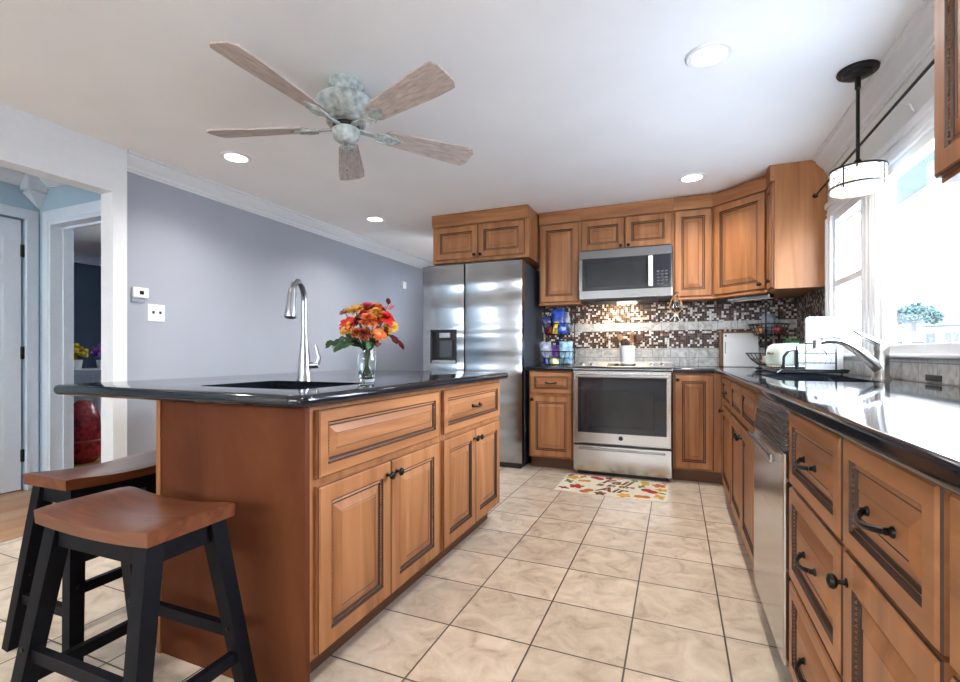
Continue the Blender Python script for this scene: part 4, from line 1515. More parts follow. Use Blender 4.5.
# ------------------------------------------------------------------ wall bits
th = thing('thermostat', 'white thermostat with small dark display on the blue-grey wall', 'thermostat', (XL, 2.012, 1.40), PI / 2)
MB().box(-0.050, 0.050, -0.024, 0.0, -0.034, 0.034, 0.006).build('case', M['plastic_white'], th)
MB().box(-0.010, 0.016, -0.026, -0.02, -0.012, 0.012).build('display', M['black_glass'], th)
MB().box(-0.052, 0.030, -0.012, 0.0, -0.062, -0.034, 0.003).build('back_plate', M['wall_blue'], th)
sw = thing('light_switch', 'white double light switch plate below the thermostat', 'light switch', (XL, 2.122, 1.275), PI / 2)
MB().box(-0.058, 0.058, -0.007, 0, -0.058, 0.058, 0.003).build('plate', M['plastic_white'], sw)
for x in (-0.023, 0.023):
    MB().box(x - 0.005, x + 0.005, -0.018, -0.005, -0.006, 0.012, 0.002).build('toggle', M['black'], sw)
tag(MB().box(XL, XL + 0.03, 5.24, 5.32, 1.84, 1.93, 0.008).build('door_chime', M['plastic_white']), 'small white box high on the far blue-grey wall beside the fridge', 'door chime')
op = thing('outlet', 'black outlet cover lying low on window backsplash behind counter', 'outlet', (XR - 0.011, 2.33, 0.905), R_)
MB().box(-0.06, 0.06, -0.005, 0, -0.012, 0.012, 0.002).build('plate', M['black'], op)
# under cabinet light bar
ub = thing('under_cabinet_light', 'grey light bar mounted beneath the diagonal corner cabinet', 'under-cabinet light', (0.50, 4.10, 1.436), ang)
MB().box(-0.17, 0.17, 0, 0.055, -0.028, 0.0, 0.006).build('housing', M['nickel'], ub)
MB().box(-0.155, 0.155, 0.008, 0.047, -0.031, -0.027).build('lens', M['plastic_white'], ub)

ub = thing('under_cabinet_light', 'grey light bar beneath the near window wall cabinet', 'under-cabinet light', (0.74, 1.20, 1.404), 0)
MB().box(-0.04, 0.04, -0.2, 0.2, -0.03, 0.0, 0.006).build('housing', M['nickel'], ub)
MB().box(-0.03, 0.03, -0.18, 0.18, -0.033, -0.029).build('lens', M['plastic_white'], ub)

# ------------------------------------------------------------------ door mat
mat_o = thing('doormat', 'autumn leaf doormat reading Fall is in the Air before the stove', 'mat', (-0.44, 3.625, 0))
MX, MY = 0.385, 0.25
MB().prism(round_poly([(-MX, -MY), (MX, -MY), (MX, MY), (-MX, MY)], [0.015] * 4), 0.0, 0.007).build('pile', plain('cream mat', (0.80, 0.74, 0.60), 0.9, var=0.05), mat_o)


def leaf_poly(s, kind):
    pts = []
    n = 30
    for i in range(n):
        a = 2 * PI * i / n
        if kind == 'maple':
            r = s * (0.55 + 0.45 * abs(math.cos(2.5 * a)))
        elif kind == 'oval':
            r = s * (0.45 + 0.55 * abs(math.cos(a)) ** 1.5)
        else:
            r = s * (0.6 + 0.25 * math.cos(4 * a) + 0.15 * math.cos(2 * a))
        pts.append((r * math.cos(a), r * math.sin(a)))
    return pts


mcols = {k: plain('mat ' + k, c, 0.9, var=0.2) for k, c in dict(red=(0.45, 0.03, 0.025), gold=(0.68, 0.36, 0.05), orange=(0.55, 0.17, 0.03), green=(0.13, 0.24, 0.06), brown=(0.20, 0.07, 0.03), wine=(0.20, 0.015, 0.02)).items()}
spots = [(-0.32, 0.14, 0.06, 'gold'), (-0.25, 0.19, 0.045, 'orange'), (-0.14, 0.185, 0.06, 'red'), (-0.05, 0.21, 0.035, 'wine'), (-0.33, 0.02, 0.055, 'green'), (-0.22, 0.07, 0.05, 'gold'),
         (-0.25, -0.10, 0.06, 'red'), (-0.33, -0.17, 0.045, 'wine'), (-0.16, -0.19, 0.06, 'orange'), (-0.06, -0.215, 0.045, 'brown'), (0.02, 0.215, 0.035, 'gold'), (0.22, 0.17, 0.055, 'gold'),
         (0.32, 0.14, 0.055, 'orange'), (0.20, 0.07, 0.045, 'green'), (0.26, -0.03, 0.065, 'red'), (0.34, 0.03, 0.045, 'gold'), (0.33, -0.15, 0.06, 'gold'), (0.22, -0.19, 0.055, 'orange'), (0.10, -0.205, 0.05, 'gold'),
         (0.345, -0.06, 0.03, 'green'), (-0.35, 0.205, 0.03, 'wine'), (0.14, 0.21, 0.03, 'green'), (0.355, 0.215, 0.028, 'red')]
kinds = ['maple', 'lobed', 'oval']
for i, (x, y, s, c) in enumerate(spots):
    m_ = MB()
    m_.prism(leaf_poly(s, kinds[i % 3]), 0.0, 0.0014, 0, Matrix.Translation((x, y, 0.0068)) @ Matrix.Rotation(i * 1.3, 4, 'Z'))
    m_.build('printed_leaf', mcols[c], mat_o)


def lettering(body, x, y, size, shear=0.3):
    cu = bpy.data.curves.new('lettering', 'FONT')
    cu.body = body
    cu.size = size
    cu.shear = shear
    cu.align_x = 'CENTER'
    cu.align_y = 'CENTER'
    cu.extrude = 0.0006
    cu.offset = 0.0035
    tmp = bpy.data.objects.new('tmp', cu)
    COL.objects.link(tmp)
    dg = bpy.context.evaluated_depsgraph_get()
    me = bpy.data.meshes.new_from_object(tmp.evaluated_get(dg))
    bpy.data.objects.remove(tmp)
    me.materials.clear()
    me.materials.append(mcols['brown'])
    o = bpy.data.objects.new('lettering', me)
    COL.objects.link(o)
    o.parent = mat_o
    o.location = (x, y, 0.0077)


lettering('Fall', 0.01, 0.105, 0.16)
lettering('is in the', 0.015, 0.005, 0.085)
lettering('Air', 0.0, -0.11, 0.16)

# ------------------------------------------------------------------ vase of flowers
VX, VY = -1.13, 1.545
vs_ = thing('glass_vase', 'clear glass vase of autumn flowers on the island', 'vase', (VX, VY, CT1))
MB().lathe([(0, 0.001), (0.030, 0.001), (0.033, 0.006), (0.030, 0.02), (0.034, 0.05), (0.039, 0.085), (0.034, 0.115), (0.030, 0.128), (0.035, 0.145), (0.0325, 0.145), (0.0275, 0.128), (0.0315, 0.113), (0.036, 0.085), (0.031, 0.05), (0.027, 0.022), (0.020, 0.014), (0, 0.012)], 32).build('bowl', M['vase_glass'], vs_, True, 60)


def petals(n, L, W, tilt, lift=0.0, mat=None, m_=None, ph=0.0):
    for k in range(n):
        a = 2 * PI * k / n + ph + random.uniform(-0.08, 0.08)
        tl = tilt + random.uniform(-0.15, 0.15)
        R = (mat or Matrix()) @ Matrix.Rotation(a, 4, 'Z') @ Matrix.Translation((0.002, 0, lift)) @ Matrix.Rotation(-tl, 4, 'Y')
        vs = [(0, -W * 0.25, 0), (0, W * 0.25, 0), (L * 0.5, W * 0.5, 0.10 * L), (L * 0.85, W * 0.38, 0.08 * L), (L, 0, 0.02 * L), (L * 0.85, -W * 0.38, 0.08 * L), (L * 0.5, -W * 0.5, 0.10 * L), (L * 0.5, 0, 0.03 * L)]
        m_._add(vs, [(0, 7, 6), (0, 1, 7), (1, 2, 7), (2, 3, 7), (3, 4, 7), (4, 5, 7), (5, 6, 7)], 0, R)


def flower(label, off, r, col, ccol, kind):
    """off: head position relative to the vase base"""
    hd = Vector(off)
    t = thing('flower', label, 'flower', (VX, VY, CT1), 0, 'flowers in the glass vase')
    foot = Vector((-off[0] * 0.15 + random.uniform(-0.008, 0.008), -off[1] * 0.15 + random.uniform(-0.008, 0.008), 0.018))
    neck = Vector((off[0] * 0.16, off[1] * 0.16, 0.125))
    neck.x = max(-0.02, min(0.02, neck.x))
    neck.y = max(-0.02, min(0.02, neck.y))
    MB().tube([foot, neck * 0.5 + foot * 0.5, neck, neck * 0.45 + hd * 0.55 + Vector((0, 0, 0.012)), hd], 0.0022, 6).build('stem', M['green_stem'], t, True)
    nrm = (hd - Vector((0, 0, 0.10))).normalized()
    nrm = (nrm + Vector((0.25, -0.45, 0.1))).normalized()
    q = Matrix.Translation(hd) @ Vector((0, 0, 1)).rotation_difference(nrm).to_matrix().to_4x4()
    m_ = MB()
    if kind == 'daisy':
        petals(15, r, r * 0.36, 0.10, 0, q, m_)
        petals(12, r * 0.75, r * 0.32, 0.40, 0.003, q, m_, 0.2)
    elif kind == 'mum':
        for ring in range(5):
            petals(13 - ring, r * (1 - 0.14 * ring), r * 0.30, 0.1 + 0.3 * ring, 0.003 * ring, q, m_, ring * 0.3)
    else:
        for ring in range(5):
            petals(7, r * (1 - 0.13 * ring), r * 0.75, 0.15 + 0.28 * ring, 0.003 * ring, q, m_, ring * 0.5)
    m_.build('petals', M['petal_' + col], t, True, 80, fix=False)
    MB().ball((0, 0, 0.004), r * 0.24, r * 0.24, r * 0.16, mat=q).build('flower_center', M['petal_' + ccol], t, True)
    return t


# offsets: a = toward picture right, b = up, c = toward the viewer
ra = Vector((0.923, 0.385, 0))
rc = Vector((0.385, -0.923, 0))


def off(a, b, c):
    v = ra * a + rc * c
    return (v.x, v.y, b)


FL = [
    ('large red gerbera low at the left of the bouquet', off(-0.055, 0.225, 0.05), 0.042, 'red', 'yellow', 'daisy'),
    ('pinkish red rose on the crown of the bouquet', off(0.005, 0.285, 0.01), 0.038, 'pink', 'red', 'rose'),
    ('red flower at the right side of the bouquet', off(0.075, 0.245, 0.03), 0.042, 'red', 'orange', 'rose'),
    ('yellow daisy at upper left of bouquet', off(-0.035, 0.280, 0.03), 0.036, 'yellow', 'rust', 'daisy'),
    ('small yellow daisy overlapping the left red gerbera', off(-0.058, 0.200, 0.075), 0.026, 'yellow', 'yellow', 'daisy'),
    ('orange mum in the middle of the bouquet', off(0.025, 0.235, 0.065), 0.044, 'orange', 'rust', 'mum'),
    ('golden mum between the orange and the right red flower', off(0.048, 0.265, 0.045), 0.032, 'yellow', 'orange', 'mum'),
    ('rust mum just above the vase rim', off(0.005, 0.185, 0.060), 0.034, 'rust', 'rust', 'mum'),
    ('rust-brown daisy sticking out at far upper left', off(-0.085, 0.275, 0.00), 0.026, 'rust', 'yellow', 'daisy'),
    ('yellow-edged daisy at the far right', off(0.100, 0.220, 0.02), 0.032, 'yellow', 'orange', 'daisy'),
    ('orange daisy low on the right', off(0.060, 0.185, 0.055), 0.032, 'orange', 'yellow', 'daisy'),
    ('burgundy mum in the shadowed centre left', off(-0.012, 0.235, 0.055), 0.030, 'burgundy', 'rust', 'mum'),
    ('orange-red rose behind the orange mum', off(0.040, 0.285, 0.0), 0.034, 'orange', 'red', 'rose'),
    ('pale orange mum above the vase on the left', off(-0.022, 0.190, 0.060), 0.026, 'orange', 'orange', 'mum'),
    ('red rose hidden at the back of the bouquet', off(-0.02, 0.265, -0.05), 0.036, 'red', 'rust', 'rose'),
    ('yellow mum at the lower right behind the stems', off(0.070, 0.205, -0.03), 0.032, 'yellow', 'yellow', 'mum'),
]
for f in FL:
    flower(*f)


def spray(label, pts, col, L, W, n):
    t = thing('leaf_spray', label, 'foliage', (VX, VY, CT1), 0, 'leaf sprays in the glass vase')
    P = [Vector(p) for p in pts]
    MB().tube(P, 0.0016, 5).build('stem', M['green_stem'], t)
    m_ = MB()
    for i in range(n):
        u = 0.35 + 0.65 * i / max(1, n - 1)
        s = u * (len(P) - 1)
        k = min(int(s), len(P) - 2)
        p = P[k].lerp(P[k + 1], s - k)
        d = (P[k + 1] - P[k]).normalized()
        sgn = 1 if i % 2 else -1
        sidev = d.cross(Vector((0, 0, 1))).normalized() * sgn
        ax_ = (d * 0.8 + sidev * 0.7 + Vector((0, 0, random.uniform(-0.3, 0.1)))).normalized()
        up = ax_.cross(sidev).normalized()
        wv = ax_.cross(up).normalized()
        tw = random.uniform(0.5, 1.3)
        wv, up = wv * math.cos(tw) + up * math.sin(tw), up * math.cos(tw) - wv * math.sin(tw)
        vs = [p, p + ax_ * L * 0.35 + wv * W / 2, p + ax_ * L * 0.7 + wv * W * 0.4, p + ax_ * L - Vector((0, 0, L * 0.1)), p + ax_ * L * 0.7 - wv * W * 0.4, p + ax_ * L * 0.35 - wv * W / 2, p + ax_ * L * 0.5 + up * W * 0.12]
        m_._add(vs, [(0, 1, 6), (1, 2, 6), (2, 3, 6), (3, 4, 6), (4, 5, 6), (5, 0, 6)])
    m_.build('leaves', M[col], t, True, 80, fix=False)


spray('dark green leafy spray hanging out low on the left', [off(0, 0.02, 0), off(-0.005, 0.13, 0.01), off(-0.06, 0.185, 0.02), off(-0.125, 0.155, 0.03)], 'leaf', 0.050, 0.026, 12)
spray('green leaf spray under the left red gerbera', [off(0, 0.02, 0), off(-0.01, 0.13, 0.015), off(-0.04, 0.17, 0.05), off(-0.08, 0.145, 0.07)], 'leaf', 0.052, 0.030, 11)
spray('green leaf spray in front above the vase rim', [off(0, 0.02, 0), off(0.005, 0.13, 0.015), off(0.02, 0.165, 0.05), off(0.035, 0.150, 0.075)], 'leaf', 0.040, 0.022, 8)
spray('burgundy drooping leaf spray on the right', [off(0, 0.02, 0), off(0.01, 0.13, 0.0), off(0.075, 0.195, 0.01), off(0.125, 0.165, 0.015)], 'leaf_red', 0.060, 0.022, 8)
spray('burgundy upright leaf spray at upper right', [off(0, 0.02, 0), off(0.01, 0.13, -0.01), off(0.05, 0.24, -0.01), off(0.085, 0.305, 0.0)], 'leaf_red', 0.050, 0.020, 8)
spray('green leaf spray at the back of the bouquet', [off(0, 0.02, 0), off(0.0, 0.13, -0.015), off(0.02, 0.21, -0.06), off(0.04, 0.26, -0.08)], 'leaf', 0.050, 0.024, 9)

# ------------------------------------------------------------------ utensil crock
ck = thing('utensil_crock', 'white utensil crock standing on the stove', 'crock', (-0.395, 4.27, 0.897))
MB().lathe([(0, 0), (0.058, 0), (0.063, 0.006), (0.064, 0.155), (0.067, 0.165), (0.063, 0.168), (0.059, 0.160), (0.058, 0.012), (0, 0.010)], 32).build('body', M['white_gloss'], ck, True)


def spoon(label, dx, dy, h, mat, bw, bl, shape):
    t = thing('cooking_spoon', label, 'utensil', (-0.395, 4.27, 0.897), 0, 'utensils in the white crock')
    a = Vector((-dx * 0.35, -dy * 0.35, 0.02))
    b = Vector((dx, dy, h))
    MB().tube([a, a.lerp(b, 0.75), b], [0.0055, 0.005, 0.006], 8).build('handle', M[mat], t, True)
    d = (b - a).normalized()
    c = b + d * bl * 0.45
    q = Matrix.Translation(c) @ Vector((0, 0, 1)).rotation_difference(d).to_matrix().to_4x4()
    m_ = MB()
    if shape == 'oval':
        m_.ball((0, 0, 0), bw / 2, 0.010, bl / 2, mat=q)
    else:
        m_.prism([(-bw * 0.35, -bl / 2), (bw * 0.35, -bl / 2), (bw / 2, bl / 2), (-bw / 2, bl / 2)], -0.004, 0.004, 0, q @ Matrix.Rotation(PI / 2, 4, 'X'))
    m_.build('bowl', M[mat], t, True)


spoon('pale wooden spoon leaning left in the crock', -0.045, 0.0, 0.20, 'spoon_wood', 0.05, 0.075, 'oval')
spoon('dark round spoon leaning right in the crock', 0.075, 0.0, 0.205, 'spoon_dark', 0.078, 0.07, 'oval')
spoon('dark spoon low at the front of the crock', -0.012, -0.03, 0.165, 'spoon_dark', 0.07, 0.07, 'oval')
spoon('pale wooden spatula upright in the crock', 0.03, 0.03, 0.205, 'spoon_wood', 0.05, 0.08, 'flat')
spoon('dark narrow spatula at far left of the crock', -0.09, 0.015, 0.195, 'spoon_dark', 0.035, 0.06, 'flat')


# ------------------------------------------------------------------ wire baskets
def wire_basket(parent, name, r0, r1, z0, z1, sx=1.0, sy=1.0, n=20, rings=3):
    m_ = MB()
    for k in range(rings):
        u = k / (rings - 1)
        r = r0 + (r1 - r0) * u ** 0.7
        z = z0 + (z1 - z0) * u
        pts = [(r * sx * math.cos(2 * PI * i / 28), r * sy * math.sin(2 * PI * i / 28), z) for i in range(28)]
        m_.tube(pts, 0.004 if k == rings - 1 else 0.0025, 5, closed=True)
    for i in range(n):
        a = 2 * PI * i / n
        pts = [(r0 * 0.25 * sx * math.cos(a), r0 * 0.25 * sy * math.sin(a), z0)]
        for k in range(rings):
            u = k / (rings - 1)
            r = r0 + (r1 - r0) * u ** 0.7
            pts.append((r * sx * math.cos(a), r * sy * math.sin(a), z0 + (z1 - z0) * u))
        m_.tube(pts, 0.0024, 5)
    pts = [(r0 * 0.25 * sx * math.cos(2 * PI * i / 12), r0 * 0.25 * sy * math.sin(2 * PI * i / 12), z0) for i in range(12)]
    m_.tube(pts, 0.0025, 5, closed=True)
    return m_.build(name, M['wire'], parent)


BX, BY = -1.015, 4.30
wb = thing('tiered_wire_basket', 'two-tier black wire basket of snacks between fridge and stove', 'basket', (BX, BY, CT1))
wire_basket(wb, 'lower_basket', 0.115, 0.165, 0.012, 0.13, 1.0, 0.85)
wire_basket(wb, 'upper_basket', 0.095, 0.140, 0.285, 0.385, 1.0, 0.85)
m_ = MB()
for sx in (-1, 1):
    m_.tube([(sx * 0.135, 0.10, 0.004), (sx * 0.137, 0.10, 0.40), (sx * 0.10, 0.10, 0.50), (0, 0.10, 0.53)], 0.005, 8)
for a in range(4):
    c_, s_ = math.cos(a * PI / 2 + PI / 4), math.sin(a * PI / 2 + PI / 4)
    m_.ball((0.09 * c_, 0.08 * s_, 0.007), 0.007)
m_.build('frame', M['wire'], wb, True)


def bag(label, x, y, z, wd, hh, col, rz=0.0, tilt=0.0, name='snack_bag', group=None, base=(BX, BY, CT1)):
    """a puffed, crimped packet"""
    m_ = MB()
    nx, nz = 10, 8
    sheets = []
    for s in (-1, 1):
        g = []
        for i in range(nx + 1):
            row = []
            for j in range(nz + 1):
                u, v = -1 + 2 * i / nx, -1 + 2 * j / nz
                d = (max(0, 1 - u ** 4) * max(0, 1 - v ** 4)) ** 0.7 * wd * 0.2
                row.append((u * wd / 2, s * (d + 0.0005), hh / 2 + v * hh / 2))
            g.append(row)
        sheets.append(g)
    vs = [p for g in sheets for row in g for p in row]
    k = (nx + 1) * (nz + 1)
    fs = []
    for q in range(2):
        for i in range(nx):
            for j in range(nz):
                a = q * k + i * (nz + 1) + j
                fs.append((a, a + nz + 1, a + nz + 2, a + 1))
    m_._add(vs, fs)
    bmesh.ops.remove_doubles(m_.bm, verts=m_.bm.verts[:], dist=0.0015)
    o = m_.build(name, M['pk_' + col], None, True, 70)
    o.location = (base[0] + x, base[1] + y, base[2] + z)
    o.rotation_euler = (tilt, random.uniform(-0.22, 0.22), rz)
    tag(o, label, 'snack', group or 'snacks in the tiered wire basket')
    return o


def can(label, x, y, z, r, hh, col, lid='pk_silver', base=(BX, BY, CT1)):
    t = thing('snack_tub', label, 'snack', (base[0] + x, base[1] + y, base[2] + z), 0, 'snacks in the tiered wire basket')
    MB().lathe([(0, 0), (r, 0), (r, hh), (0, hh)], 20).build('body', M['pk_' + col], t, True)
    MB().lathe([(r * 1.03, hh - 0.006), (r * 1.03, hh + 0.003), (0, hh + 0.003), (0, hh - 0.006), (r * 1.03, hh - 0.006)], 20).build('lid', M[lid], t, True)


bag('bright blue bag standing in the upper basket', 0.02, -0.03, 0.295, 0.11, 0.225, 'blue', 0.2, -0.05)
bag('silver snack bag leaning at the right of the upper basket', 0.085, 0.02, 0.30, 0.10, 0.19, 'silver', -0.3, 0.1)
bag('navy packet at the left of the upper basket', -0.075, -0.01, 0.295, 0.09, 0.165, 'navy', 0.4)
bag('orange packet behind the navy one in the upper basket', -0.04, 0.06, 0.295, 0.10, 0.18, 'orange', -0.2)
bag('yellow packet in the front of the upper basket', -0.005, -0.085, 0.290, 0.05, 0.11, 'yellow', 0.1)
bag('blue packet low at the front right of upper basket', 0.06, -0.075, 0.290, 0.09, 0.085, 'blue', 0.5)
bag('small red packet low at the front left of upper basket', -0.065, -0.07, 0.290, 0.07, 0.07, 'red', -0.4)
bag('pale blue carton-like bag standing in the lower basket', 0.085, -0.055, 0.020, 0.12, 0.20, 'paleblue', 0.1)
bag('silver packet leaning left in the lower basket', -0.095, -0.02, 0.020, 0.11, 0.20, 'silver', 0.5, 0.1)
bag('navy bag in the back of the lower basket', 0.0, 0.07, 0.020, 0.14, 0.22, 'navy', 0.0)
bag('purple packet in the lower basket behind the cream tub', -0.02, 0.0, 0.020, 0.10, 0.17, 'purple', -0.2)
bag('red packet at the far left of the lower basket', -0.10, 0.055, 0.020, 0.08, 0.16, 'red', 0.3)
can('small cream tub lying in front in the lower basket', -0.015, -0.085, 0.018, 0.045, 0.05, 'cream', 'pk_yellow')
can('blue tub in the lower basket under the pale blue bag', -0.085, -0.075, 0.018, 0.03, 0.06, 'blue')

# ------------------------------------------------------------------ ornament hanging on the cabinet
on = thing('hanging_ornament', 'small clear ornament hanging from the knob of the cabinet right of the microwave', 'ornament', (-0.005, 4.165, 1.462))
m_ = MB()
m_.tube([(0.012, 0.012, 0.03), (-0.03, 0.0, -0.02), (-0.052, 0.0, -0.085), (-0.03, 0.0, -0.125), (0, 0.0, -0.14), (0.03, 0, -0.125), (0.052, 0, -0.085), (0.03, 0, -0.02), (0.012, 0.012, 0.03)], 0.0045, 6)
m_.tube([(0.0, 0, -0.0), (-0.012, 0, -0.06), (0, 0, -0.14)], 0.003, 6)
m_.build('loop', M['spoon_wood'], on, True)
MB().ball((0.01, 0, -0.075), 0.03, 0.012, 0.045).build('crystal', M['vase_glass'], on, True)
m_ = MB()
for a in (-0.7, -0.2, 0.5):
    m_.bar((0, 0, -0.138), (0.07 * math.sin(a), 0, -0.138 - 0.07 * math.cos(a)), 0.016, 0.004)
m_.build('tassels', M['plastic_white'], on)

# ------------------------------------------------------------------ corner counter things
cb = thing('cutting_board', 'brown wooden cutting board leaning on backsplash behind the white board', 'cutting board', (0.475, 4.50, CT1 + 0.001))
MB().box(-0.135, 0.135, 0, 0.022, 0, 0.30, 0.006, mat=Matrix.Rotation(-0.09, 4, 'X')).build('board', M['board_brown'], cb)
wbd = thing('cutting_board', 'white plastic cutting board leaning in front of brown board', 'cutting board', (0.49, 4.462, CT1 + 0.001))
mt = Matrix.Rotation(-0.09, 4, 'X')
MB().box(-0.125, 0.135, 0, 0.014, 0, 0.285, 0.006, mat=mt).build('board', M['plastic_white'], wbd)
MB().box(-0.112, -0.098, -0.001, 0.005, 0.255, 0.268, mat=mt).build('corner_grip', M['black'], wbd)
MB().box(-0.112, -0.107, -0.001, 0.005, 0.11, 0.21, mat=mt).build('handle_slot', M['black'], wbd)

TX, TY = 0.655, 4.20
ts = thing('tiered_basket_stand', 'dark two-tier wire basket stand in the counter corner', 'basket stand', (TX, TY, CT1))
wire_basket(ts, 'lower_basket', 0.07, 0.155, 0.025, 0.115, n=24)
wire_basket(ts, 'upper_basket', 0.095, 0.135, 0.255, 0.335, n=24, rings=4)
m_ = MB().tube([(-0.02, 0, 0.0), (-0.02, 0, 0.46)], 0.006, 8)
m_.tube(arc((-0.02, 0, 0.485), 0.025, 0, 2 * PI, 16)[:-1], 0.004, 6, closed=True)
m_.lathe([(0, 0), (0.075, 0), (0.07, 0.006), (0.012, 0.012), (0, 0.012)], 20, c=(-0.02, 0, 0))
m_.tube([(-0.06, 0, 0.255), (0.06, 0, 0.255)], 0.004, 6)
m_.build('pole', M['wire'], ts, True)


def fruit(nm, label, cat, x, y, z, r, mat, grp, rz_=None):
    t = thing(nm, label, cat, (TX + x, TY + y, CT1 + z), 0, grp)
    MB().lathe([(0, 0.0), (r * 0.35, 0.003), (r * 0.85, r * 0.4), (r, r * 0.95), (r * 0.8, r * 1.55), (r * 0.35, r * 1.8), (0, r * 1.68)], 18).build('flesh', M[mat], t, True)
    MB().tube([(0, 0, r * 1.66), (0.004, 0, r * 2.05)], 0.002, 6).build('stalk', M['bark'], t)


fruit('apple', 'red apple at the front of the upper wire basket', 'fruit', 0.045, -0.06, 0.262, 0.033, 'apple', 'fruit in the corner stand')
fruit('apple', 'red apple at the right of the upper wire basket', 'fruit', 0.085, 0.02, 0.262, 0.033, 'apple', 'fruit in the corner stand')
fruit('onion', 'dull orange onion at the left in upper wire basket', 'vegetable', -0.065, -0.03, 0.262, 0.030, 'pk_orange', 'fruit in the corner stand')
fruit('garlic_bulb', 'pale garlic bulb at the left edge of the lower wire basket', 'vegetable', -0.03, -0.09, 0.034, 0.034, 'garlic', 'vegetables in the lower stand')
fruit('garlic_bulb', 'pale garlic bulb further right in the lower wire basket', 'vegetable', 0.05, -0.075, 0.034, 0.030, 'garlic', 'vegetables in the lower stand')
bag('white and grey packet standing up in the upper wire stand', -0.01, 0.055, 0.262, 0.10, 0.16, 'silver', 0.2, 0.0, group='fruit in the corner stand', base=(TX, TY, CT1))
# herb clump
hb = thing('green_herb_bunch', 'bright green leafy bunch behind the mint toaster', 'herbs', (0.765, 3.98, CT1))
MB().lathe([(0, 0), (0.035, 0), (0.045, 0.07), (0.042, 0.07), (0.033, 0.006), (0, 0.006)], 18).build('cup', M['black'], hb, True)
m_ = MB()
for i in range(110):
    a = random.uniform(0, 2 * PI)
    el = random.uniform(0.0, 1.3)
    d = Vector((math.cos(a) * math.cos(el), math.sin(a) * math.cos(el), 0.9 * math.sin(el)))
    p = Vector((0, 0, 0.13)) + Vector((d.x * 0.10, d.y * 0.07, d.z * 0.08)) * random.uniform(0.5, 1)
    s_ = d.cross(Vector((0, 0, 1))).normalized()
    L = 0.035
    m_._add([p, p + d * L * 0.5 + s_ * 0.012, p + d * L, p + d * L * 0.5 - s_ * 0.012], [(0, 1, 2, 3)])
m_.tube([(0, 0, 0.01), (0, 0, 0.14)], 0.01, 6)
lv = m_.build('leaves', M['herb'], hb, fix=False)

# dish rack, toaster, board in rack
rk = thing('dish_rack', 'black wire dish rack beside the window sink', 'dish rack', (0.70, 3.40, CT1))
hx, hy = 0.165, 0.29
m_ = MB()
m_.prism(round_poly([(-hx, -hy), (hx, -hy), (hx, hy), (-hx, hy)], [0.03] * 4), 0.006, 0.014)
for sx in (-1, 1):
    for sy in (-1, 1):
        m_.ball((sx * (hx - 0.03), sy * (hy - 0.03), 0.005), 0.008, 0.008, 0.005)
m_.tube([(x, y, 0.020) for x, y in round_poly([(-hx, -hy), (hx, -hy), (hx, hy), (-hx, hy)], [0.03] * 4)], 0.006, 6, closed=True)
m_.tube([(-hx + 0.01, -hy, 0.02), (-hx - 0.02, -hy - 0.04, 0.005)], 0.005, 6)
m_.build('tray', M['wire'], rk, True)
m_ = MB()
for k in range(5):
    y = -0.065 + k * 0.02 - 0.0
    m_.tube([(-0.10, y, 0.018), (-0.098, y, 0.09), (-0.075, y, 0.125), (-0.03, y, 0.135), (-0.028, y, 0.02)], 0.0035, 6)
m_.build('plate_holder', M['wire'], rk, True)
m_ = MB()
m_.tube([(-0.07, -0.235, 0.018), (-0.07, -0.235, 0.155), (-0.055, -0.235, 0.17), (0.10, -0.235, 0.17), (0.115, -0.235, 0.155), (0.115, -0.235, 0.018)], 0.0042, 6)
for z in (0.06, 0.115):
    m_.tube([(-0.07, -0.235, z), (0.115, -0.235, z)], 0.0025, 5)
m_.tube(arc((0.02, -0.235, 0.09), 0.055, 0.2, 2.6, 12), 0.0025, 5)
m_.build('cutlery_gate', M['wire'], rk, True)

to = thing('toaster', 'pale mint rounded toaster standing behind the dish rack wires', 'toaster', (0.665, 3.50, CT1 + 0.0215), 0.3925)
P = []
W_, H_ = 0.118, 0.155
m_ = MB()
prof = [(-W_, 0.012), (-W_, H_ * 0.55)] + [(-W_ + 0.055 - 0.055 * math.cos(a), H_ - 0.06 + 0.06 * math.sin(a)) for a in [PI / 2 * k / 6 for k in range(7)]] + \
       [(W_ - 0.03 + 0.03 * math.sin(a), H_ - 0.03 + 0.03 * math.cos(a)) for a in [PI / 2 * k / 6 for k in range(7)]] + [(W_, 0.012)]
m_.prism(prof, -0.075, 0.075, 0, Matrix.Rotation(PI / 2, 4, 'X'))
bd = m_.build('body', M['mint'], to)
bv = bd.modifiers.new('soft', 'BEVEL')
bv.width = 0.016
bv.segments = 3
bv.limit_method = 'ANGLE'
bv.angle_limit = 0.9
MB().box(-W_ + 0.004, W_ - 0.004, -0.07, 0.07, 0.0, 0.014, 0.003).build('base', M['nickel'], to)
MB().box(-0.07, 0.08, -0.03, -0.012, H_ - 0.003, H_ + 0.0015).box(-0.07, 0.08, 0.012, 0.03, H_ - 0.003, H_ + 0.0015).build('bread_slots', M['black'], to)
MB().box(-W_ - 0.02, -W_ + 0.001, -0.02, 0.02, 0.085, 0.10, 0.004).build('lever', M['nickel'], to)
rb = thing('cutting_board', 'tall white cutting board standing upright at the window end of rack', 'cutting board', (0.775, 3.23, CT1 + 0.0215), 0.40)
m_ = MB()
m_.prism(round_poly([(-0.105, 0), (0.105, 0), (0.105, 0.30), (-0.105, 0.30)], [0.006, 0.006, 0.022, 0.022]), -0.007, 0.007, 0, Matrix.Rotation(PI / 2, 4, 'X'))
m_.build('board', M['white_gloss'], rb)
m_ = MB()
for q in range(5):
    m_.tube([(-0.06 + 0.03 * q, -0.0076, 0.03), (-0.05 + 0.03 * q + 0.01 * math.sin(q), -0.0076, 0.08), (-0.02 + 0.02 * q, -0.0076, 0.13)], 0.0012, 4)
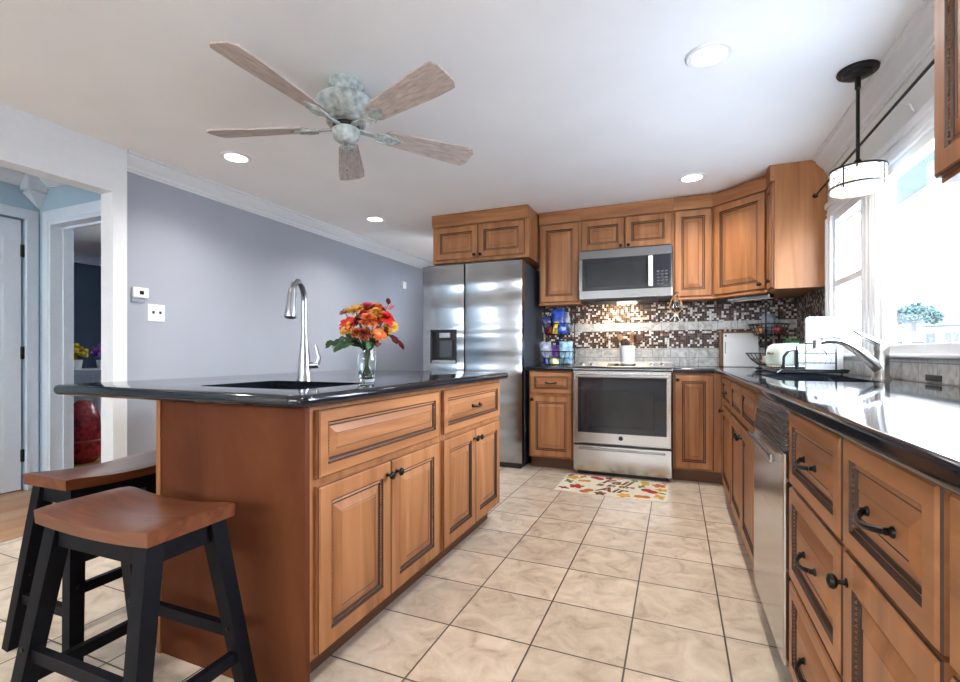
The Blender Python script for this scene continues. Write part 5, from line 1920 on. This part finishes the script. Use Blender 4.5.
m_.build('printed_lines', M['pk_silver'], rb)

# ------------------------------------------------------------------ den things seen through the doorway
ds = thing('dresser', 'white dresser in the dark room beyond the hall', 'dresser', (-5.55, 2.95, 0.004), 0.5)
MB().box(-0.45, 0.45, 0, 0.42, 0.06, 0.80, 0.006).box(-0.47, 0.47, -0.02, 0.43, 0.80, 0.825, 0.004).build('body', M['white'], ds)
MB().box(-0.43, 0.43, 0.02, 0.40, 0.0, 0.06).build('plinth', M['white'], ds)
for z in (0.09, 0.33, 0.57):
    for x in (-0.43, 0.01):
        q = MB().box(x, x + 0.42, -0.014, 0.0, z, z + 0.21, 0.004).build('drawer_front', M['door_white'], ds)
        MB().ball((x + 0.21, -0.022, z + 0.105), 0.013).build('knob', M['iron'], q, True)
for i, (lab, dx, c, r) in enumerate((('yellow-green posy in a pot on the white dresser', -0.30, 'pk_yellow', 0.10), ('purple flower clump in a pot on the white dresser', -0.02, 'pk_purple', 0.11))):
    p = Matrix.Rotation(0.5, 4, 'Z') @ Vector((dx, 0.18, 0))
    t = thing('potted_flowers', lab, 'potted plant', (-5.55 + p.x, 2.95 + p.y, 0.829))
    MB().lathe([(0, 0), (0.05, 0), (0.065, 0.10), (0.06, 0.10), (0.046, 0.008), (0, 0.008)], 16).build('pot', M['white_gloss'], t, True)
    m_ = MB()
    for k in range(60):
        a, el = random.uniform(0, 2 * PI), random.uniform(-0.2, 1.5)
        d = Vector((math.cos(a) * math.cos(el), math.sin(a) * math.cos(el), math.sin(el)))
        m_.ball(Vector((0, 0, 0.16)) + d * r * random.uniform(0.5, 1.0), 0.022, n=6, m=4)
    m_.tube([(0, 0, 0.01), (0, 0, 0.2)], 0.02, 6)
    m_.build('blossoms', M[c], t, True)
rbag = thing('floor_cushion', 'tall dark red bolster cushion on the floor of the dark room', 'cushion', (-5.02, 2.585, 0.004))
MB().lathe([(0, 0), (0.09, 0.0), (0.125, 0.04), (0.140, 0.20), (0.125, 0.40), (0.08, 0.53), (0.03, 0.57), (0, 0.57)], 24).build('cushion', M['pk_red'], rbag, True)
MB().lathe([(0.139, 0.19), (0.144, 0.20), (0.139, 0.21)], 24).build('piping', M['petal_burgundy'], rbag, True)

# ------------------------------------------------------------------ outdoors
struct(MB().box(XW, 70, -30, 90, -0.35, -0.25).build('ground', M['lawn']))
# roof overhang above the window
m_ = MB().box(XW, 1.66, -2.8, 4.95, 2.20, 2.215)
struct(m_.build('soffit', M['soffit']))
struct(MB().box(1.66, 1.70, -2.8, 4.97, 2.17, 2.36).box(XW, 1.70, 4.95, 4.97, 2.19, 2.36).build('trim_12', M['siding']))
struct(MB().box(-7.4, 1.70, -2.8, 6.3, 2.42, 2.5).build('roof', M['roof_grey']))

ho = thing('neighbour_house', 'pale single-storey house with grey roof across the yard', 'house', (22.0, 46.0, -0.25), -0.36)
MB().box(-7, 11, 0, 8, 0, 3.35).build('wall', M['siding'], ho)
m_ = MB()
m_._add([(-7.5, -0.5, 3.4), (11.5, -0.5, 3.4), (11.5, 8.5, 3.4), (-7.5, 8.5, 3.4), (-3.6, 4, 4.75), (11.5, 4, 5.0), (-7.5, -0.5, 3.25), (11.5, -0.5, 3.25), (11.5, 8.5, 3.25), (-7.5, 8.5, 3.25)],
        [(0, 1, 5, 4), (1, 2, 5), (2, 3, 4, 5), (3, 0, 4), (6, 9, 8, 7), (0, 6, 7, 1), (1, 7, 8, 2), (2, 8, 9, 3), (3, 9, 6, 0)])
m_.build('roof', M['roof_grey'], ho)
for i, x in enumerate((-6.4, -4.9, -3.2, -1.6, 0.6, 3.4, 6.2)):
    wd = 1.2 if i % 2 else 0.8
    q = MB().box(x, x + wd, -0.06, 0.02, 1.75, 2.85).build('window', M['house_glass'], ho)
    MB().box(x - 0.08, x + wd + 0.08, -0.05, 0.01, 2.85, 2.95).box(x + wd / 2 - 0.03, x + wd / 2 + 0.03, -0.08, 0.0, 1.75, 2.85).box(x - 0.08, x + wd + 0.08, -0.05, 0.01, 1.65, 1.75).build('window_frame', M['siding'], q)

tr = thing('shade_tree', 'broad leafy tree standing in the yard before the house', 'tree', (8.05, 22.0, -0.25))
MB().tube([(0, 0, 0), (0.05, 0, 1.2), (-0.05, 0.05, 2.2), (0, 0, 2.7)], [0.2, 0.14, 0.11, 0.06], 8).build('trunk', M['bark'], tr, True)
m_ = MB()
random.seed(11)
for i in range(2600):
    a, el = random.uniform(0, 2 * PI), random.uniform(-0.5, 1.5)
    lob = 1 + 0.25 * math.sin(3 * a + 1) * math.cos(2 * el)
    rr = random.uniform(0.55, 1.0) * lob
    p = Vector((0.72 * rr * math.cos(a) * math.cos(el), 0.7 * rr * math.sin(a) * math.cos(el), 2.55 + 0.48 * rr * math.sin(el)))
    d = Vector((random.gauss(0, 1), random.gauss(0, 1), random.gauss(0, 1))).normalized()
    e_ = d.orthogonal().normalized()
    s_ = 0.065
    m_._add([p + d * s_, p + e_ * s_ * 0.6, p - d * s_, p - e_ * s_ * 0.6], [(0, 1, 2, 3)])
m_.build('crown', M['tree_leaf'], tr, fix=False)
